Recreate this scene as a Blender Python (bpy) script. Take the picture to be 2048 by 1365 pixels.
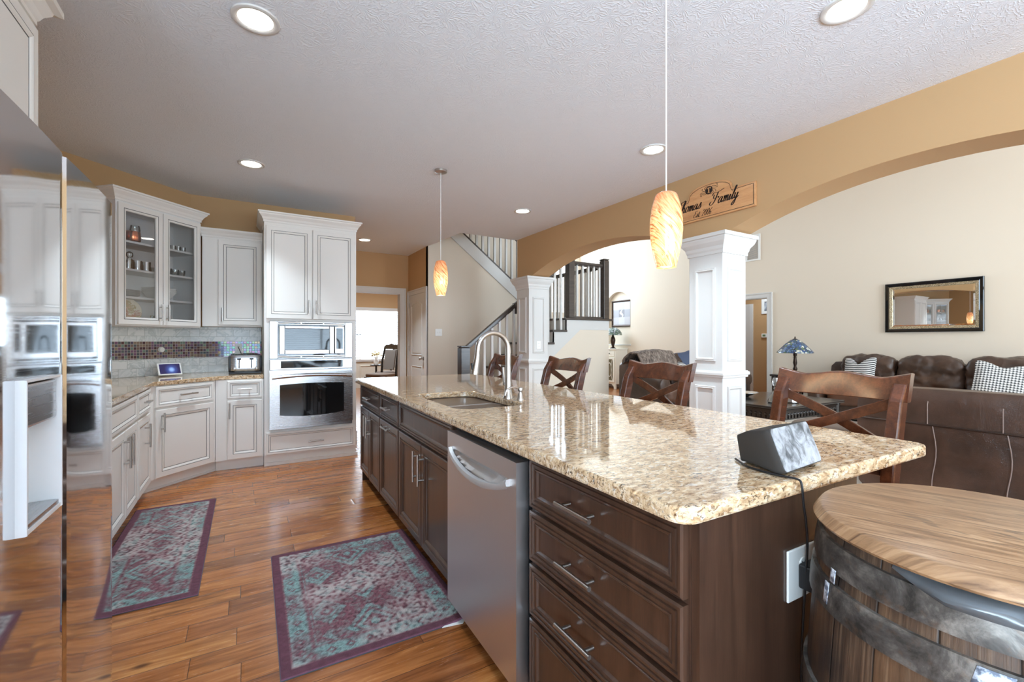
import bpy, bmesh, math, random
import numpy as np
from mathutils import Vector, Matrix, noise as mnoise

random.seed(7)
rng = np.random.default_rng(11)
for _o in list(bpy.data.objects):
    bpy.data.objects.remove(_o)
SC = bpy.context.scene
COL = SC.collection
PI = math.pi
R = math.radians

# ------------------------------------------------------------------ camera, world, light, exposure
TH = math.atan2(532, 894)
cam_d = bpy.data.cameras.new('camera')
cam_d.sensor_width = 36.0
cam_d.lens = 894 / 2048 * 36.0
cam_d.clip_start = 0.05
cam = bpy.data.objects.new('camera', cam_d)
cam.location = (0, 0, 1.25)
cam.rotation_euler = (PI / 2, 0, -TH)
COL.objects.link(cam)
SC.camera = cam
SC.view_settings.view_transform = 'Standard'
SC.view_settings.look = 'None'
SC.view_settings.gamma = 1.0
SC.view_settings.use_curve_mapping = False
SC.view_settings.exposure = 1.42

world = bpy.data.worlds.new('daylight')
SC.world = world
world.use_nodes = True
world.node_tree.nodes['Background'].inputs[0].default_value = (0.93, 0.97, 1.0, 1)
world.node_tree.nodes['Background'].inputs[1].default_value = 1.6


def area(name, loc, rot, sx, sy, power, col=(1, 1, 1), shape='RECTANGLE', spread=PI):
    l = bpy.data.lights.new(name, 'AREA')
    l.shape = shape
    l.size = sx
    l.size_y = sy
    l.energy = power
    l.color = col
    l.spread = spread
    o = bpy.data.objects.new(name, l)
    o.location = loc
    o.rotation_euler = rot
    COL.objects.link(o)
    return o


# daylight through the windows behind the camera, in the living and dining rooms; left and foyer lights are added
DAY = (0.57, 0.80, 1.02)
area('daylight_kitchen_window', (1.1, -3.75, 1.25), (PI / 2 + R(58), 0, 0), 4.0, 1.9, 165, DAY)
area('left_fill_daylight', (-1.95, -1.55, 1.30), (PI / 2 + R(50), 0, -PI / 2), 2.0, 1.8, 205, DAY)  # added fill from the left for the column, arch wall and island fronts
area('daylight_living_window', (6.3, -3.45, 2.5), (PI / 2 + R(12), 0, 0), 4.2, 4.4, 150, DAY)
area('foyer_fill_daylight', (7.2, 10.7, 3.4), (-PI / 2, 0, 0), 2.4, 2.6, 70, DAY)  # added fill for the foyer, no such window in view
area('daylight_dining_window', (3.0, 12.6, 1.5), (-PI / 2, 0, 0), 2.4, 1.7, 90, DAY)

SC.cycles.max_bounces = 10
SC.cycles.diffuse_bounces = 5
SC.cycles.glossy_bounces = 5
SC.cycles.transmission_bounces = 8
SC.cycles.transparent_max_bounces = 16
SC.cycles.caustics_reflective = False
SC.cycles.caustics_refractive = False
SC.cycles.sample_clamp_indirect = 6.0


# ------------------------------------------------------------------ node helpers / materials
def srgb(r, g, b):
    def f(c):
        c /= 255.0
        return c / 12.92 if c <= 0.04045 else ((c + 0.055) / 1.055) ** 2.4
    return (f(r), f(g), f(b), 1.0)


class NT:
    def __init__(self, name):
        self.m = bpy.data.materials.new(name)
        self.m.use_nodes = True
        self.t = self.m.node_tree
        self.b = self.t.nodes['Principled BSDF']
        self._c = None

    def n(self, typ, **kw):
        nd = self.t.nodes.new(typ)
        for k, v in kw.items():
            if k.startswith('i_'):
                key = k[2:]
                key = int(key) if key.isdigit() else key.replace('_', ' ')
                self.set(nd.inputs[key], v)
            else:
                setattr(nd, k, v)
        return nd

    def set(self, sock, v):
        if isinstance(v, bpy.types.NodeSocket):
            self.t.links.new(v, sock)
        elif isinstance(v, bpy.types.Node):
            self.t.links.new(v.outputs[0], sock)
        else:
            sock.default_value = v

    def co(self, kind='Object'):
        if self._c is None:
            self._c = self.t.nodes.new('ShaderNodeTexCoord')
        return self._c.outputs[kind]

    def mapping(self, scale=(1, 1, 1), rot=(0, 0, 0), loc=(0, 0, 0), src=None):
        return self.n('ShaderNodeMapping', i_Vector=src or self.co(), i_Scale=scale, i_Rotation=rot, i_Location=loc).outputs[0]

    def noise(self, scale, detail=4, rough=0.55, vec=None, dist=0.0):
        return self.n('ShaderNodeTexNoise', i_Vector=vec or self.co(), i_Scale=scale, i_Detail=detail, i_Roughness=rough, i_Distortion=dist)

    def math(self, op, a, b=0.0, c=None):
        nd = self.n('ShaderNodeMath', operation=op)
        self.set(nd.inputs[0], a)
        self.set(nd.inputs[1], b)
        if c is not None:
            self.set(nd.inputs[2], c)
        return nd.outputs[0]

    def ramp(self, fac, stops, interp='LINEAR'):
        nd = self.n('ShaderNodeValToRGB')
        nd.color_ramp.interpolation = interp
        el = nd.color_ramp.elements
        while len(el) < len(stops):
            el.new(0.5)
        for e, (p, c) in zip(el, stops):
            e.position = p
            e.color = c if len(c) == 4 else (*c, 1)
        self.set(nd.inputs[0], fac)
        return nd.outputs[0]

    def mix(self, fac, a, b, blend='MIX'):
        nd = self.n('ShaderNodeMix', data_type='RGBA', blend_type=blend)
        self.set(nd.inputs[0], fac)
        self.set(nd.inputs[6], a)
        self.set(nd.inputs[7], b)
        return nd.outputs[2]

    def sep(self, v):
        return self.n('ShaderNodeSeparateXYZ', i_0=v).outputs

    def comb(self, x, y, z):
        nd = self.n('ShaderNodeCombineXYZ')
        for i, v in enumerate((x, y, z)):
            self.set(nd.inputs[i], v)
        return nd.outputs[0]

    def bump(self, h, strength=0.3, dist=0.01):
        nd = self.n('ShaderNodeBump', i_Height=h, i_Strength=strength, i_Distance=dist)
        self.t.links.new(nd.outputs[0], self.b.inputs['Normal'])

    def p(self, **kw):
        for k, v in kw.items():
            self.set(self.b.inputs[k.replace('_', ' ')], v)
        return self


def flat(name, col, rough=0.5, metal=0.0, **kw):
    t = NT(name)
    t.p(Base_Color=col, Roughness=rough, Metallic=metal, **kw)
    return t.m


BW = (0, 0, 0, 1), (1, 1, 1, 1)


def mat_paint(name, col, bump=0.08, scale=160):
    t = NT(name)
    t.p(Base_Color=col, Roughness=0.75)
    t.bump(t.noise(scale, 3).outputs[0], bump, 0.004)
    return t.m


def mat_ceiling():
    t = NT('textured_ceiling_paint')
    t.p(Base_Color=srgb(232, 236, 242), Roughness=0.85)
    w = t.noise(2.2, 2, vec=t.co())
    v = t.mix(0.25, t.co(), w.outputs[1])
    a = t.n('ShaderNodeTexVoronoi', i_Vector=v, i_Scale=7.0, feature='F1')
    # crow's-foot stamps: strokes fan out of each cell centre
    d = t.n('ShaderNodeVectorMath', operation='SUBTRACT', i_0=v, i_1=a.outputs['Position'])
    s = t.sep(d.outputs[0])
    ang = t.math('ARCTAN2', s[1], s[0])
    rays = t.math('SINE', t.math('ADD', t.math('MULTIPLY', ang, 11.0), t.math('MULTIPLY', t.noise(26, 3).outputs[0], 14.0)))
    rays = t.math('POWER', t.math('ABSOLUTE', rays), 6.0)
    h = t.math('ADD', t.math('MULTIPLY', rays, t.noise(9, 3).outputs[0]), t.math('MULTIPLY', t.noise(55, 3).outputs[0], 0.5))
    t.bump(h, 0.42, 0.006)
    return t.m


def wood_nodes(t, c1, c2, c3, vec, stretch=14.0):
    s = t.n('ShaderNodeMapping', i_Vector=vec, i_Scale=(1.0, stretch, stretch)).outputs[0]
    g = t.noise(2.2, 8, 0.62, s, 0.6).outputs[0]
    f = t.noise(16, 4, 0.6, s, 0.2).outputs[0]
    g = t.math('ADD', t.math('MULTIPLY', g, 0.75), t.math('MULTIPLY', f, 0.3))
    return t.ramp(g, [(0.30, c1), (0.5, c2), (0.72, c3)]), g


def mat_floor():
    t = NT('hand_scraped_hickory')
    x, y, z = t.sep(t.co())
    PW, PL = 0.127, 1.25
    row = t.math('FLOOR', t.math('DIVIDE', y, PW))
    rn = t.n('ShaderNodeTexWhiteNoise', noise_dimensions='1D', i_W=row).outputs['Value']
    xo = t.math('ADD', t.math('DIVIDE', x, PL), t.math('MULTIPLY', rn, 7.3))
    colm = t.math('FLOOR', xo)
    idn = t.n('ShaderNodeTexWhiteNoise', noise_dimensions='2D', i_Vector=t.comb(row, colm, 0.0))
    v = t.comb(t.math('ADD', x, t.math('MULTIPLY', idn.outputs['Value'], 37.0)), t.math('ADD', y, t.math('MULTIPLY', rn, 11.0)), 0.0)
    s = t.n('ShaderNodeMapping', i_Vector=v, i_Scale=(1.0, 9.0, 1.0)).outputs[0]
    g = t.noise(1.6, 8, 0.62, s, 1.4).outputs[0]
    f = t.noise(9, 5, 0.6, s, 0.4).outputs[0]
    gg = t.math('ADD', t.math('MULTIPLY', g, 0.8), t.math('MULTIPLY', f, 0.22))
    base = t.ramp(gg, [(0.30, srgb(92, 54, 28)), (0.46, srgb(156, 101, 55)), (0.58, srgb(184, 126, 74)), (0.75, srgb(214, 162, 106))])
    tint = t.ramp(idn.outputs['Value'], [(0.0, srgb(140, 98, 74)), (0.14, srgb(190, 140, 108)), (0.35, srgb(226, 184, 146)), (0.7, srgb(248, 212, 174)), (1.0, srgb(255, 236, 208))])
    c = t.mix(0.9, base, tint, 'MULTIPLY')
    c = t.mix(0.3, c, base)
    # darker knots
    kn = t.n('ShaderNodeTexVoronoi', i_Vector=t.n('ShaderNodeMapping', i_Vector=v, i_Scale=(1.0, 2.2, 1.0)).outputs[0], i_Scale=2.1).outputs['Distance']
    c = t.mix(t.ramp(kn, [(0.03, (0.8, 0.8, 0.8, 1)), (0.09, BW[0])]), c, srgb(72, 38, 20))
    fy = t.math('FRACT', t.math('DIVIDE', y, PW))
    fx = t.math('FRACT', xo)
    ey = t.math('MINIMUM', fy, t.math('SUBTRACT', 1.0, fy))
    ex = t.math('MULTIPLY', t.math('MINIMUM', fx, t.math('SUBTRACT', 1.0, fx)), PL / PW)
    e = t.math('MINIMUM', ey, ex)
    gap = t.ramp(e, [(0.0, BW[0]), (0.018, BW[1])])
    c = t.mix(gap, srgb(58, 32, 18), c)
    t.p(Base_Color=c, Roughness=t.math('ADD', 0.17, t.math('MULTIPLY', f, 0.16)), Coat_Weight=0.35, Coat_Roughness=0.12)
    sc = t.noise(1.0, 2, 0.5, t.n('ShaderNodeMapping', i_Vector=v, i_Scale=(26, 1.2, 1)).outputs[0]).outputs[0]
    edge = t.ramp(e, [(0.0, BW[0]), (0.09, BW[1])])
    t.bump(t.math('ADD', t.math('MULTIPLY', edge, 0.7), t.math('ADD', t.math('MULTIPLY', sc, 0.55), t.math('MULTIPLY', gg, 0.2))), 0.28, 0.006)
    return t.m


def mat_granite():
    t = NT('speckled_granite')
    sv = t.mapping((1.0, 2.1, 2.1), (0, 0, 0.12))
    a = t.noise(24, 6, 0.66, sv, 0.6).outputs[0]
    c = t.ramp(a, [(0.30, srgb(128, 98, 70)), (0.43, srgb(190, 156, 118)), (0.54, srgb(216, 188, 152)), (0.68, srgb(232, 214, 188))])
    b = t.noise(46, 5, 0.62, sv, 0.9).outputs[0]
    c = t.mix(t.ramp(b, [(0.55, BW[0]), (0.61, (0.8, 0.8, 0.8, 1))]), c, srgb(112, 80, 54))
    w = t.noise(34, 4, 0.6, sv, 0.5).outputs[0]
    c = t.mix(t.ramp(w, [(0.58, BW[0]), (0.66, (0.7, 0.7, 0.7, 1))]), c, srgb(228, 222, 210))
    d = t.noise(64, 4, 0.6, t.mapping((1.0, 2.1, 2.1), (0, 0, 0.12), (3, 5, 1)), 0.7).outputs[0]
    e = t.noise(5, 3, 0.5).outputs[0]
    dk = t.math('MULTIPLY', t.ramp(d, [(0.575, BW[0]), (0.62, BW[1])]), t.ramp(e, [(0.36, (0.2, 0.2, 0.2, 1)), (0.56, BW[1])]))
    c = t.mix(dk, c, srgb(46, 34, 27))
    t.p(Base_Color=c, Roughness=0.06, Specular_IOR_Level=0.6, Coat_Weight=0.2, Coat_Roughness=0.02)
    return t.m


def mat_steel(name, rough=0.24, wavy=0.0, axis=2, col=(0.63, 0.63, 0.645, 1), wscale=(1.2, 1.2, 3.0)):
    t = NT(name)
    s = [140, 140, 140]
    s[axis] = 1.5
    br = t.noise(3.0, 4, 0.6, t.mapping(tuple(s))).outputs[0]
    t.p(Base_Color=col, Metallic=1.0, Roughness=t.math('ADD', rough - 0.04, t.math('MULTIPLY', br, 0.09)))
    if wavy:
        w = t.noise(1.0, 1.5, 0.45, t.mapping(wscale)).outputs[0]
        t.bump(w, wavy, 0.05)
    else:
        t.bump(br, 0.03, 0.001)
    return t.m


def mat_leather(name, c1, c2, rough=0.33):
    t = NT(name)
    a = t.noise(3.0, 4, 0.6).outputs[0]
    t.p(Base_Color=t.ramp(a, [(0.35, c1), (0.68, c2)]), Roughness=t.math('ADD', rough - 0.03, t.math('MULTIPLY', a, 0.08)))
    v = t.n('ShaderNodeTexVoronoi', i_Vector=t.co(), i_Scale=210.0, feature='DISTANCE_TO_EDGE').outputs[0]
    big = t.noise(6, 4, 0.55, None, 0.3).outputs[0]
    t.bump(t.math('ADD', t.math('MULTIPLY', big, 1.0), t.math('MULTIPLY', v, 0.12)), 0.5, 0.02)
    return t.m


def mat_wood(name, c1, c2, c3, rough=0.3, axis='x', coat=0.3, stretch=14.0):
    t = NT(name)
    rot = {'x': (0, 0, 0), 'y': (0, 0, PI / 2), 'z': (0, PI / 2, 0)}[axis]
    c, g = wood_nodes(t, c1, c2, c3, t.mapping((1, 1, 1), rot), stretch)
    t.p(Base_Color=c, Roughness=rough, Coat_Weight=coat, Coat_Roughness=0.15)
    t.bump(g, 0.06, 0.003)
    return t.m


def mat_attr(name, rough=0.8, bumps=None, **kw):
    t = NT(name)
    a = t.n('ShaderNodeAttribute', attribute_name='Col')
    t.p(Base_Color=a.outputs[0], Roughness=rough, **kw)
    if bumps:
        t.bump(t.noise(bumps[0], 2).outputs[0], bumps[1], bumps[2])
    return t.m


def mat_tiles(name, w, h, c1, c2, grout, gap=0.004, shift=0.5):
    """tile pattern over local X (along the wall) and Z (up)"""
    t = NT(name)
    x, y, z = t.sep(t.co())
    row = t.math('FLOOR', t.math('DIVIDE', z, h))
    off = t.math('MULTIPLY', t.math('MODULO', row, 2.0), shift)
    xs = t.math('ADD', t.math('DIVIDE', x, w), off)
    cid = t.n('ShaderNodeTexWhiteNoise', noise_dimensions='2D', i_Vector=t.comb(row, t.math('FLOOR', xs), 0.0))
    fx, fz = t.math('FRACT', xs), t.math('FRACT', t.math('DIVIDE', z, h))
    ex = t.math('MULTIPLY', t.math('MINIMUM', fx, t.math('SUBTRACT', 1.0, fx)), w)
    ez = t.math('MULTIPLY', t.math('MINIMUM', fz, t.math('SUBTRACT', 1.0, fz)), h)
    e = t.math('MINIMUM', ex, ez)
    return t, cid, t.ramp(t.math('DIVIDE', e, gap), [(0.35, BW[0]), (0.6, BW[1])])


def mat_marble():
    t, cid, g = mat_tiles('marble_subway_tile', 0.152, 0.0763, 0, 0, 0, 0.003)
    v = t.n('ShaderNodeVectorMath', operation='ADD', i_0=t.co(), i_1=cid.outputs['Color']).outputs[0]
    n = t.noise(5, 5, 0.55, v, 1.2).outputs[0]
    c = t.ramp(n, [(0.38, srgb(222, 227, 227)), (0.47, srgb(238, 241, 241)), (0.51, srgb(208, 215, 214)), (0.56, srgb(240, 242, 241))])
    t.p(Base_Color=t.mix(g, srgb(186, 190, 187), c), Roughness=0.25)
    t.bump(g, 0.3, 0.002)
    return t.m


def mat_mosaic():
    t, cid, g = mat_tiles('iridescent_glass_mosaic', 0.0265, 0.0265, 0, 0, 0, 0.0035, 0.0)
    c = t.ramp(cid.outputs['Value'], [(0.0, srgb(92, 66, 70)), (0.2, srgb(132, 108, 96)), (0.38, srgb(98, 84, 106)), (0.52, srgb(150, 128, 112)),
                                     (0.66, srgb(92, 100, 104)), (0.8, srgb(128, 96, 120)), (0.92, srgb(120, 140, 128))], 'CONSTANT')
    t.p(Base_Color=t.mix(g, srgb(190, 184, 172), c), Roughness=t.mix(g, (0.8, 0.8, 0.8, 1), (0.12, 0.12, 0.12, 1)), Coat_Weight=t.math('MULTIPLY', g, 0.6))
    f = t.b.inputs.get('Thin Film Thickness')
    if f:
        t.set(f, t.math('ADD', 250.0, t.math('MULTIPLY', cid.outputs['Value'], 350.0)))
    t.bump(g, 0.4, 0.003)
    return t.m


def mat_thin_glass(name='cabinet_pane_glass', fac=0.09, tint=(1, 1, 1, 1)):
    t = NT(name)
    tr = t.n('ShaderNodeBsdfTransparent', i_Color=tint)
    gl = t.n('ShaderNodeBsdfGlossy', i_Roughness=0.02)
    fr = t.n('ShaderNodeFresnel', i_IOR=1.45)
    mx = t.n('ShaderNodeMixShader', i_0=t.math('ADD', fr.outputs[0], fac - 0.05))
    t.t.links.new(tr.outputs[0], mx.inputs[1])
    t.t.links.new(gl.outputs[0], mx.inputs[2])
    t.t.links.new(mx.outputs[0], t.t.nodes['Material Output'].inputs[0])
    return t.m


def mat_emit(name, col, s):
    t = NT(name)
    t.p(Base_Color=(0.9, 0.9, 0.9, 1), Emission_Color=col, Emission_Strength=s)
    return t.m


def mat_pendant():
    """blown art glass lit by the lamp inside: amber swirls, brightest round the bulb"""
    t = NT('swirled_amber_art_glass')
    x, y, z = t.sep(t.co())
    ang = t.math('ARCTAN2', y, x)
    sw = t.comb(t.math('ADD', t.math('MULTIPLY', t.math('COSINE', ang), 0.06), 0), t.math('MULTIPLY', t.math('SINE', ang), 0.06), t.math('ADD', z, t.math('MULTIPLY', t.math('COSINE', t.math('ADD', ang, 0.6)), 0.085)))
    n = t.noise(1.0, 5, 0.6, t.mapping((11, 11, 46), src=sw), 2.2).outputs[0]
    n2 = t.noise(1.0, 3, 0.6, t.mapping((5, 5, 26), src=sw), 1.0).outputs[0]
    c = t.ramp(n, [(0.34, srgb(160, 76, 38)), (0.42, srgb(222, 140, 84)), (0.50, srgb(240, 184, 122)), (0.66, srgb(250, 216, 160))])
    c = t.mix(t.ramp(n2, [(0.5, BW[0]), (0.66, (0.6, 0.6, 0.6, 1))]), c, srgb(238, 160, 116))
    top = t.ramp(z, [(0.0, BW[0]), (0.2, BW[0]), (0.31, BW[1])])
    c = t.mix(t.math('MULTIPLY', top, 0.6), c, srgb(214, 98, 52))
    t.p(Base_Color=c, Roughness=0.12, Coat_Weight=0.5, Emission_Color=c)
    # the glowing bulb sits in the lower half of the shade
    d = t.n('ShaderNodeVectorMath', operation='DISTANCE', i_0=t.co(), i_1=(0, 0, 0.10)).outputs['Value']
    glow = t.ramp(d, [(0.06, (1, 1, 1, 1)), (0.13, (0.42, 0.42, 0.42, 1)), (0.21, (0.24, 0.24, 0.24, 1))])
    t.set(t.b.inputs['Emission Strength'], t.math('MULTIPLY', glow, 0.52))
    return t.m


M = {}
M['tan'] = mat_paint('tan_wall_paint', srgb(190, 152, 108))
M['beige'] = mat_paint('pale_beige_wall_paint', srgb(226, 212, 193))
M['white_wall'] = mat_paint('white_trim_paint', srgb(214, 211, 206), 0.02)
M['ceil'] = mat_ceiling()
M['floor'] = mat_floor()
M['granite'] = mat_granite()
M['cab'] = flat('white_cabinet_paint', srgb(232, 228, 222), 0.42)
M['glaze'] = flat('grey_glaze', srgb(120, 118, 116), 0.6)
M['espresso'] = mat_wood('espresso_cabinet_wood', srgb(50, 34, 26), srgb(66, 45, 34), srgb(82, 57, 43), 0.3, 'z', 0.25)
M['black'] = flat('black_plastic', srgb(22, 22, 24), 0.4)
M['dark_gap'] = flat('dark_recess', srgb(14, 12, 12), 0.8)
M['steel'] = mat_steel('brushed_stainless', 0.26, 0, 0, (0.52, 0.52, 0.53, 1))
M['steel_dw'] = mat_steel('brushed_stainless_door', 0.36, 0, 2, (0.74, 0.74, 0.75, 1))
M['steel_fridge'] = mat_steel('polished_wavy_stainless', 0.055, 0.06, 0, (0.72, 0.725, 0.735, 1), (0.9, 1.4, 4.2))
M['sink'] = flat('satin_sink_steel', (0.88, 0.88, 0.89, 1), 0.32, 0.12)
M['nickel'] = flat('brushed_nickel', (0.52, 0.49, 0.46, 1), 0.28, 1.0)
M['chrome'] = flat('chrome', (0.8, 0.8, 0.8, 1), 0.08, 1.0)
M['glass_black'] = flat('black_appliance_glass', srgb(20, 22, 24), 0.04, 0.0, Specular_IOR_Level=0.55)
M['cherry'] = mat_wood('cherry_stool_wood', srgb(52, 27, 15), srgb(80, 42, 24), srgb(108, 60, 36), 0.26, 'y', 0.4, 9.0)
M['leather'] = mat_leather('brown_leather', srgb(60, 44, 35), srgb(90, 67, 54), 0.28)
M['leather_seat'] = mat_leather('tan_brown_leather_seat', srgb(92, 62, 46), srgb(126, 88, 68))
M['dark_wood'] = mat_wood('dark_stair_wood', srgb(44, 36, 32), srgb(60, 50, 44), srgb(78, 66, 58), 0.3, 'x', 0.4)
M['carved'] = mat_wood('dark_carved_wood', srgb(18, 15, 14), srgb(34, 28, 25), srgb(52, 44, 40), 0.25, 'x', 0.5)
M['console'] = flat('cream_cabinet_paint', srgb(232, 228, 214), 0.5)
M['carpet'] = mat_paint('cream_carpet_pile', srgb(220, 212, 200), 0.5, 400)
M['outlet'] = flat('white_plastic', srgb(238, 237, 232), 0.35)
M['attr'] = mat_attr('printed_colours', 0.5)
M['rug'] = mat_attr('woven_rug_pile', 0.95, (260, 0.8, 0.006))
M['pane'] = mat_thin_glass()
M['crystal'] = mat_thin_glass('cut_crystal', 0.38, (0.96, 0.97, 0.98, 1))
M['glassware'] = mat_thin_glass('clear_glassware', 0.14, (0.93, 0.95, 0.95, 1))
M['cab_in'] = flat('white_cabinet_interior', srgb(226, 225, 223), 0.5)
M['mirror'] = flat('mirror_silver', (0.86, 0.86, 0.85, 1), 0.01, 1.0)
M['copper'] = flat('hammered_copper', srgb(200, 120, 84), 0.22, 1.0)
M['china'] = flat('white_china', srgb(238, 236, 230), 0.2)
M['screen'] = flat('dark_screen', srgb(30, 34, 70), 0.1)
M['marble'] = mat_marble()
M['mosaic'] = mat_mosaic()
M['pendant'] = mat_pendant()
M['lamp'] = mat_emit('lit_lamp_diffuser', (1.0, 0.97, 0.9, 1), 6.0)
M['bulb'] = mat_emit('lit_bulb', (1.0, 0.9, 0.72, 1), 12.0)
M['blind'] = flat('white_blind_slat', srgb(240, 240, 240), 0.5)
M['bronze'] = flat('dark_bronze', srgb(58, 44, 36), 0.35, 0.7)
M['seatpad'] = flat('taupe_seat_cushion', srgb(128, 112, 100), 0.8)
M['gold'] = None
M['tape'] = flat('foil_sticker', srgb(196, 202, 216), 0.3, 0.4)
M['plastic_sheet'] = flat('grey_plastic_liner', srgb(80, 82, 84), 0.25)


# ------------------------------------------------------------------ mesh builder
class MB:
    def __init__(self):
        self.v, self.f, self.fm, self.vc = [], [], [], None
        self.mi = 0

    def add(self, verts, faces, mi=None):
        o = len(self.v)
        self.v.extend(tuple(p) for p in verts)
        for f in faces:
            self.f.append(tuple(i + o for i in f))
            self.fm.append(self.mi if mi is None else mi)
        return self

    def box(self, x0, x1, y0, y1, z0, z1, mi=None, skip=''):
        v = [(x0, y0, z0), (x1, y0, z0), (x1, y1, z0), (x0, y1, z0), (x0, y0, z1), (x1, y0, z1), (x1, y1, z1), (x0, y1, z1)]
        fs = {'b': (0, 3, 2, 1), 't': (4, 5, 6, 7), 'f': (0, 1, 5, 4), 'r': (1, 2, 6, 5), 'k': (2, 3, 7, 6), 'l': (3, 0, 4, 7)}
        return self.add(v, [q for k, q in fs.items() if k not in skip], mi)

    def obox(self, c, half, mat3, mi=None):
        """oriented box: centre, half sizes, 3x3 matrix"""
        v = []
        for sz in (-1, 1):
            for sx, sy in ((-1, -1), (1, -1), (1, 1), (-1, 1)):
                v.append(Vector(c) + mat3 @ Vector((sx * half[0], sy * half[1], sz * half[2])))
        return self.add(v, [(0, 3, 2, 1), (4, 5, 6, 7), (0, 1, 5, 4), (1, 2, 6, 5), (2, 3, 7, 6), (3, 0, 4, 7)], mi)

    def bar(self, a, b, w, h, up=(0, 0, 1), mi=None):
        """rectangular bar from a to b; w across, h along up"""
        a, b = Vector(a), Vector(b)
        d = (b - a)
        L = d.length
        d.normalize()
        u = Vector(up)
        s = d.cross(u)
        s.normalize()
        u = s.cross(d)
        m = Matrix((s, d, u)).transposed()
        return self.obox((a + b) / 2, (w / 2, L / 2, h / 2), m, mi)

    def prism(self, poly, z0, z1, mi=None):
        n = len(poly)
        v = [(p[0], p[1], z0) for p in poly] + [(p[0], p[1], z1) for p in poly]
        f = [tuple(range(n - 1, -1, -1)), tuple(range(n, 2 * n))]
        f += [(i, (i + 1) % n, n + (i + 1) % n, n + i) for i in range(n)]
        return self.add(v, f, mi)

    def prism_xz(self, poly, y0, y1, mi=None):
        n = len(poly)
        v = [(p[0], y0, p[1]) for p in poly] + [(p[0], y1, p[1]) for p in poly]
        f = [tuple(range(n)), tuple(range(2 * n - 1, n - 1, -1))]
        f += [((i + 1) % n, i, n + i, n + (i + 1) % n) for i in range(n)]
        return self.add(v, f, mi)

    def lathe(self, prof, c=(0, 0, 0), seg=24, mi=None, axis='z', a0=0.0, a1=2 * PI):
        full = abs(a1 - a0 - 2 * PI) < 1e-6
        ns = seg if full else seg + 1
        v, f = [], []
        for r, h in prof:
            for i in range(ns):
                a = a0 + (a1 - a0) * i / seg
                p = (r * math.cos(a), r * math.sin(a), h)
                if axis == 'y':
                    p = (p[0], h, p[1])
                elif axis == 'x':
                    p = (h, p[0], p[1])
                v.append((p[0] + c[0], p[1] + c[1], p[2] + c[2]))
        for j in range(len(prof) - 1):
            for i in range(seg):
                k = (i + 1) % ns
                f.append((j * ns + i, j * ns + k, (j + 1) * ns + k, (j + 1) * ns + i))
        if full:
            if prof[0][0] > 1e-6:
                f.append(tuple(range(ns - 1, -1, -1)))
            if prof[-1][0] > 1e-6:
                f.append(tuple((len(prof) - 1) * ns + i for i in range(ns)))
        return self.add(v, f, mi)

    def cyl(self, a, b, r, seg=12, mi=None, r2=None):
        return self.tube([a, b], [r, r if r2 is None else r2], seg, mi)

    def tube(self, pts, r, seg=8, mi=None, cap=True):
        pts = [Vector(p) for p in pts]
        n = len(pts)
        rs = r if isinstance(r, (list, tuple)) else [r] * n
        v, f = [], []
        ref = None
        for i, p in enumerate(pts):
            d = (pts[min(i + 1, n - 1)] - pts[max(i - 1, 0)]).normalized()
            if ref is None:
                ref = Vector((0, 0, 1)) if abs(d.z) < 0.9 else Vector((1, 0, 0))
            s = d.cross(ref).normalized()
            ref = s.cross(d).normalized()
            for k in range(seg):
                a = 2 * PI * k / seg
                v.append(p + (s * math.cos(a) + ref * math.sin(a)) * rs[i])
        for i in range(n - 1):
            for k in range(seg):
                q = (k + 1) % seg
                f.append((i * seg + k, i * seg + q, (i + 1) * seg + q, (i + 1) * seg + k))
        if cap:
            f.append(tuple(range(seg - 1, -1, -1)))
            f.append(tuple((n - 1) * seg + k for k in range(seg)))
        return self.add(v, f, mi)

    def blob(self, c, half, e=4.0, n=10, wr=0.0, wscale=6.0, seed=0.0, fn=None, mi=None):
        """soft rounded box (superquadric), optional wrinkles and shaping function"""
        idx, v, f = {}, [], []

        def vid(p):
            k = tuple(round(q, 5) for q in p)
            if k not in idx:
                idx[k] = len(v)
                s = (abs(p[0]) ** e + abs(p[1]) ** e + abs(p[2]) ** e) ** (1 / e)
                q = Vector(p) / s
                w = Vector((q.x * half[0], q.y * half[1], q.z * half[2]))
                if fn:
                    w = fn(w, q)
                if wr:
                    w += q.normalized() * wr * mnoise.fractal((w + Vector((seed, seed * 1.7, 0))) * wscale, 1.0, 2.0, 4)
                v.append(w + Vector(c))
            return idx[k]
        for ax in range(3):
            for sg in (-1, 1):
                for i in range(n):
                    for j in range(n):
                        q = []
                        for di, dj in ((0, 0), (1, 0), (1, 1), (0, 1)):
                            a, b = -1 + 2 * (i + di) / n, -1 + 2 * (j + dj) / n
                            a, b = math.tan(a * PI / 4), math.tan(b * PI / 4)
                            p = [0, 0, 0]
                            p[ax] = sg
                            p[(ax + 1) % 3] = a
                            p[(ax + 2) % 3] = b
                            q.append(vid(p))
                        f.append(tuple(q) if sg > 0 else tuple(reversed(q)))
        return self.add(v, f, mi)

    def rings(self, x0, x1, z0, z1, y, spec, back=0.02, mi0=0):
        """mitred panel facing -Y: spec = [(inset, depth, material of the strip up to this ring)]; last ring filled"""
        rs = [(0.0, back, mi0)] + list(spec)
        o = len(self.v)
        for ins, dep, _ in rs:
            self.v += [(x0 + ins, y + dep, z0 + ins), (x1 - ins, y + dep, z0 + ins), (x1 - ins, y + dep, z1 - ins), (x0 + ins, y + dep, z1 - ins)]
        for k in range(1, len(rs)):
            for i in range(4):
                j = (i + 1) % 4
                a = o + 4 * (k - 1)
                self.f.append((a + i, a + j, a + 4 + j, a + 4 + i))
                self.fm.append(rs[k][2])
        a = o + 4 * (len(rs) - 1)
        self.f.append((a, a + 1, a + 2, a + 3))
        self.fm.append(mi0)
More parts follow.
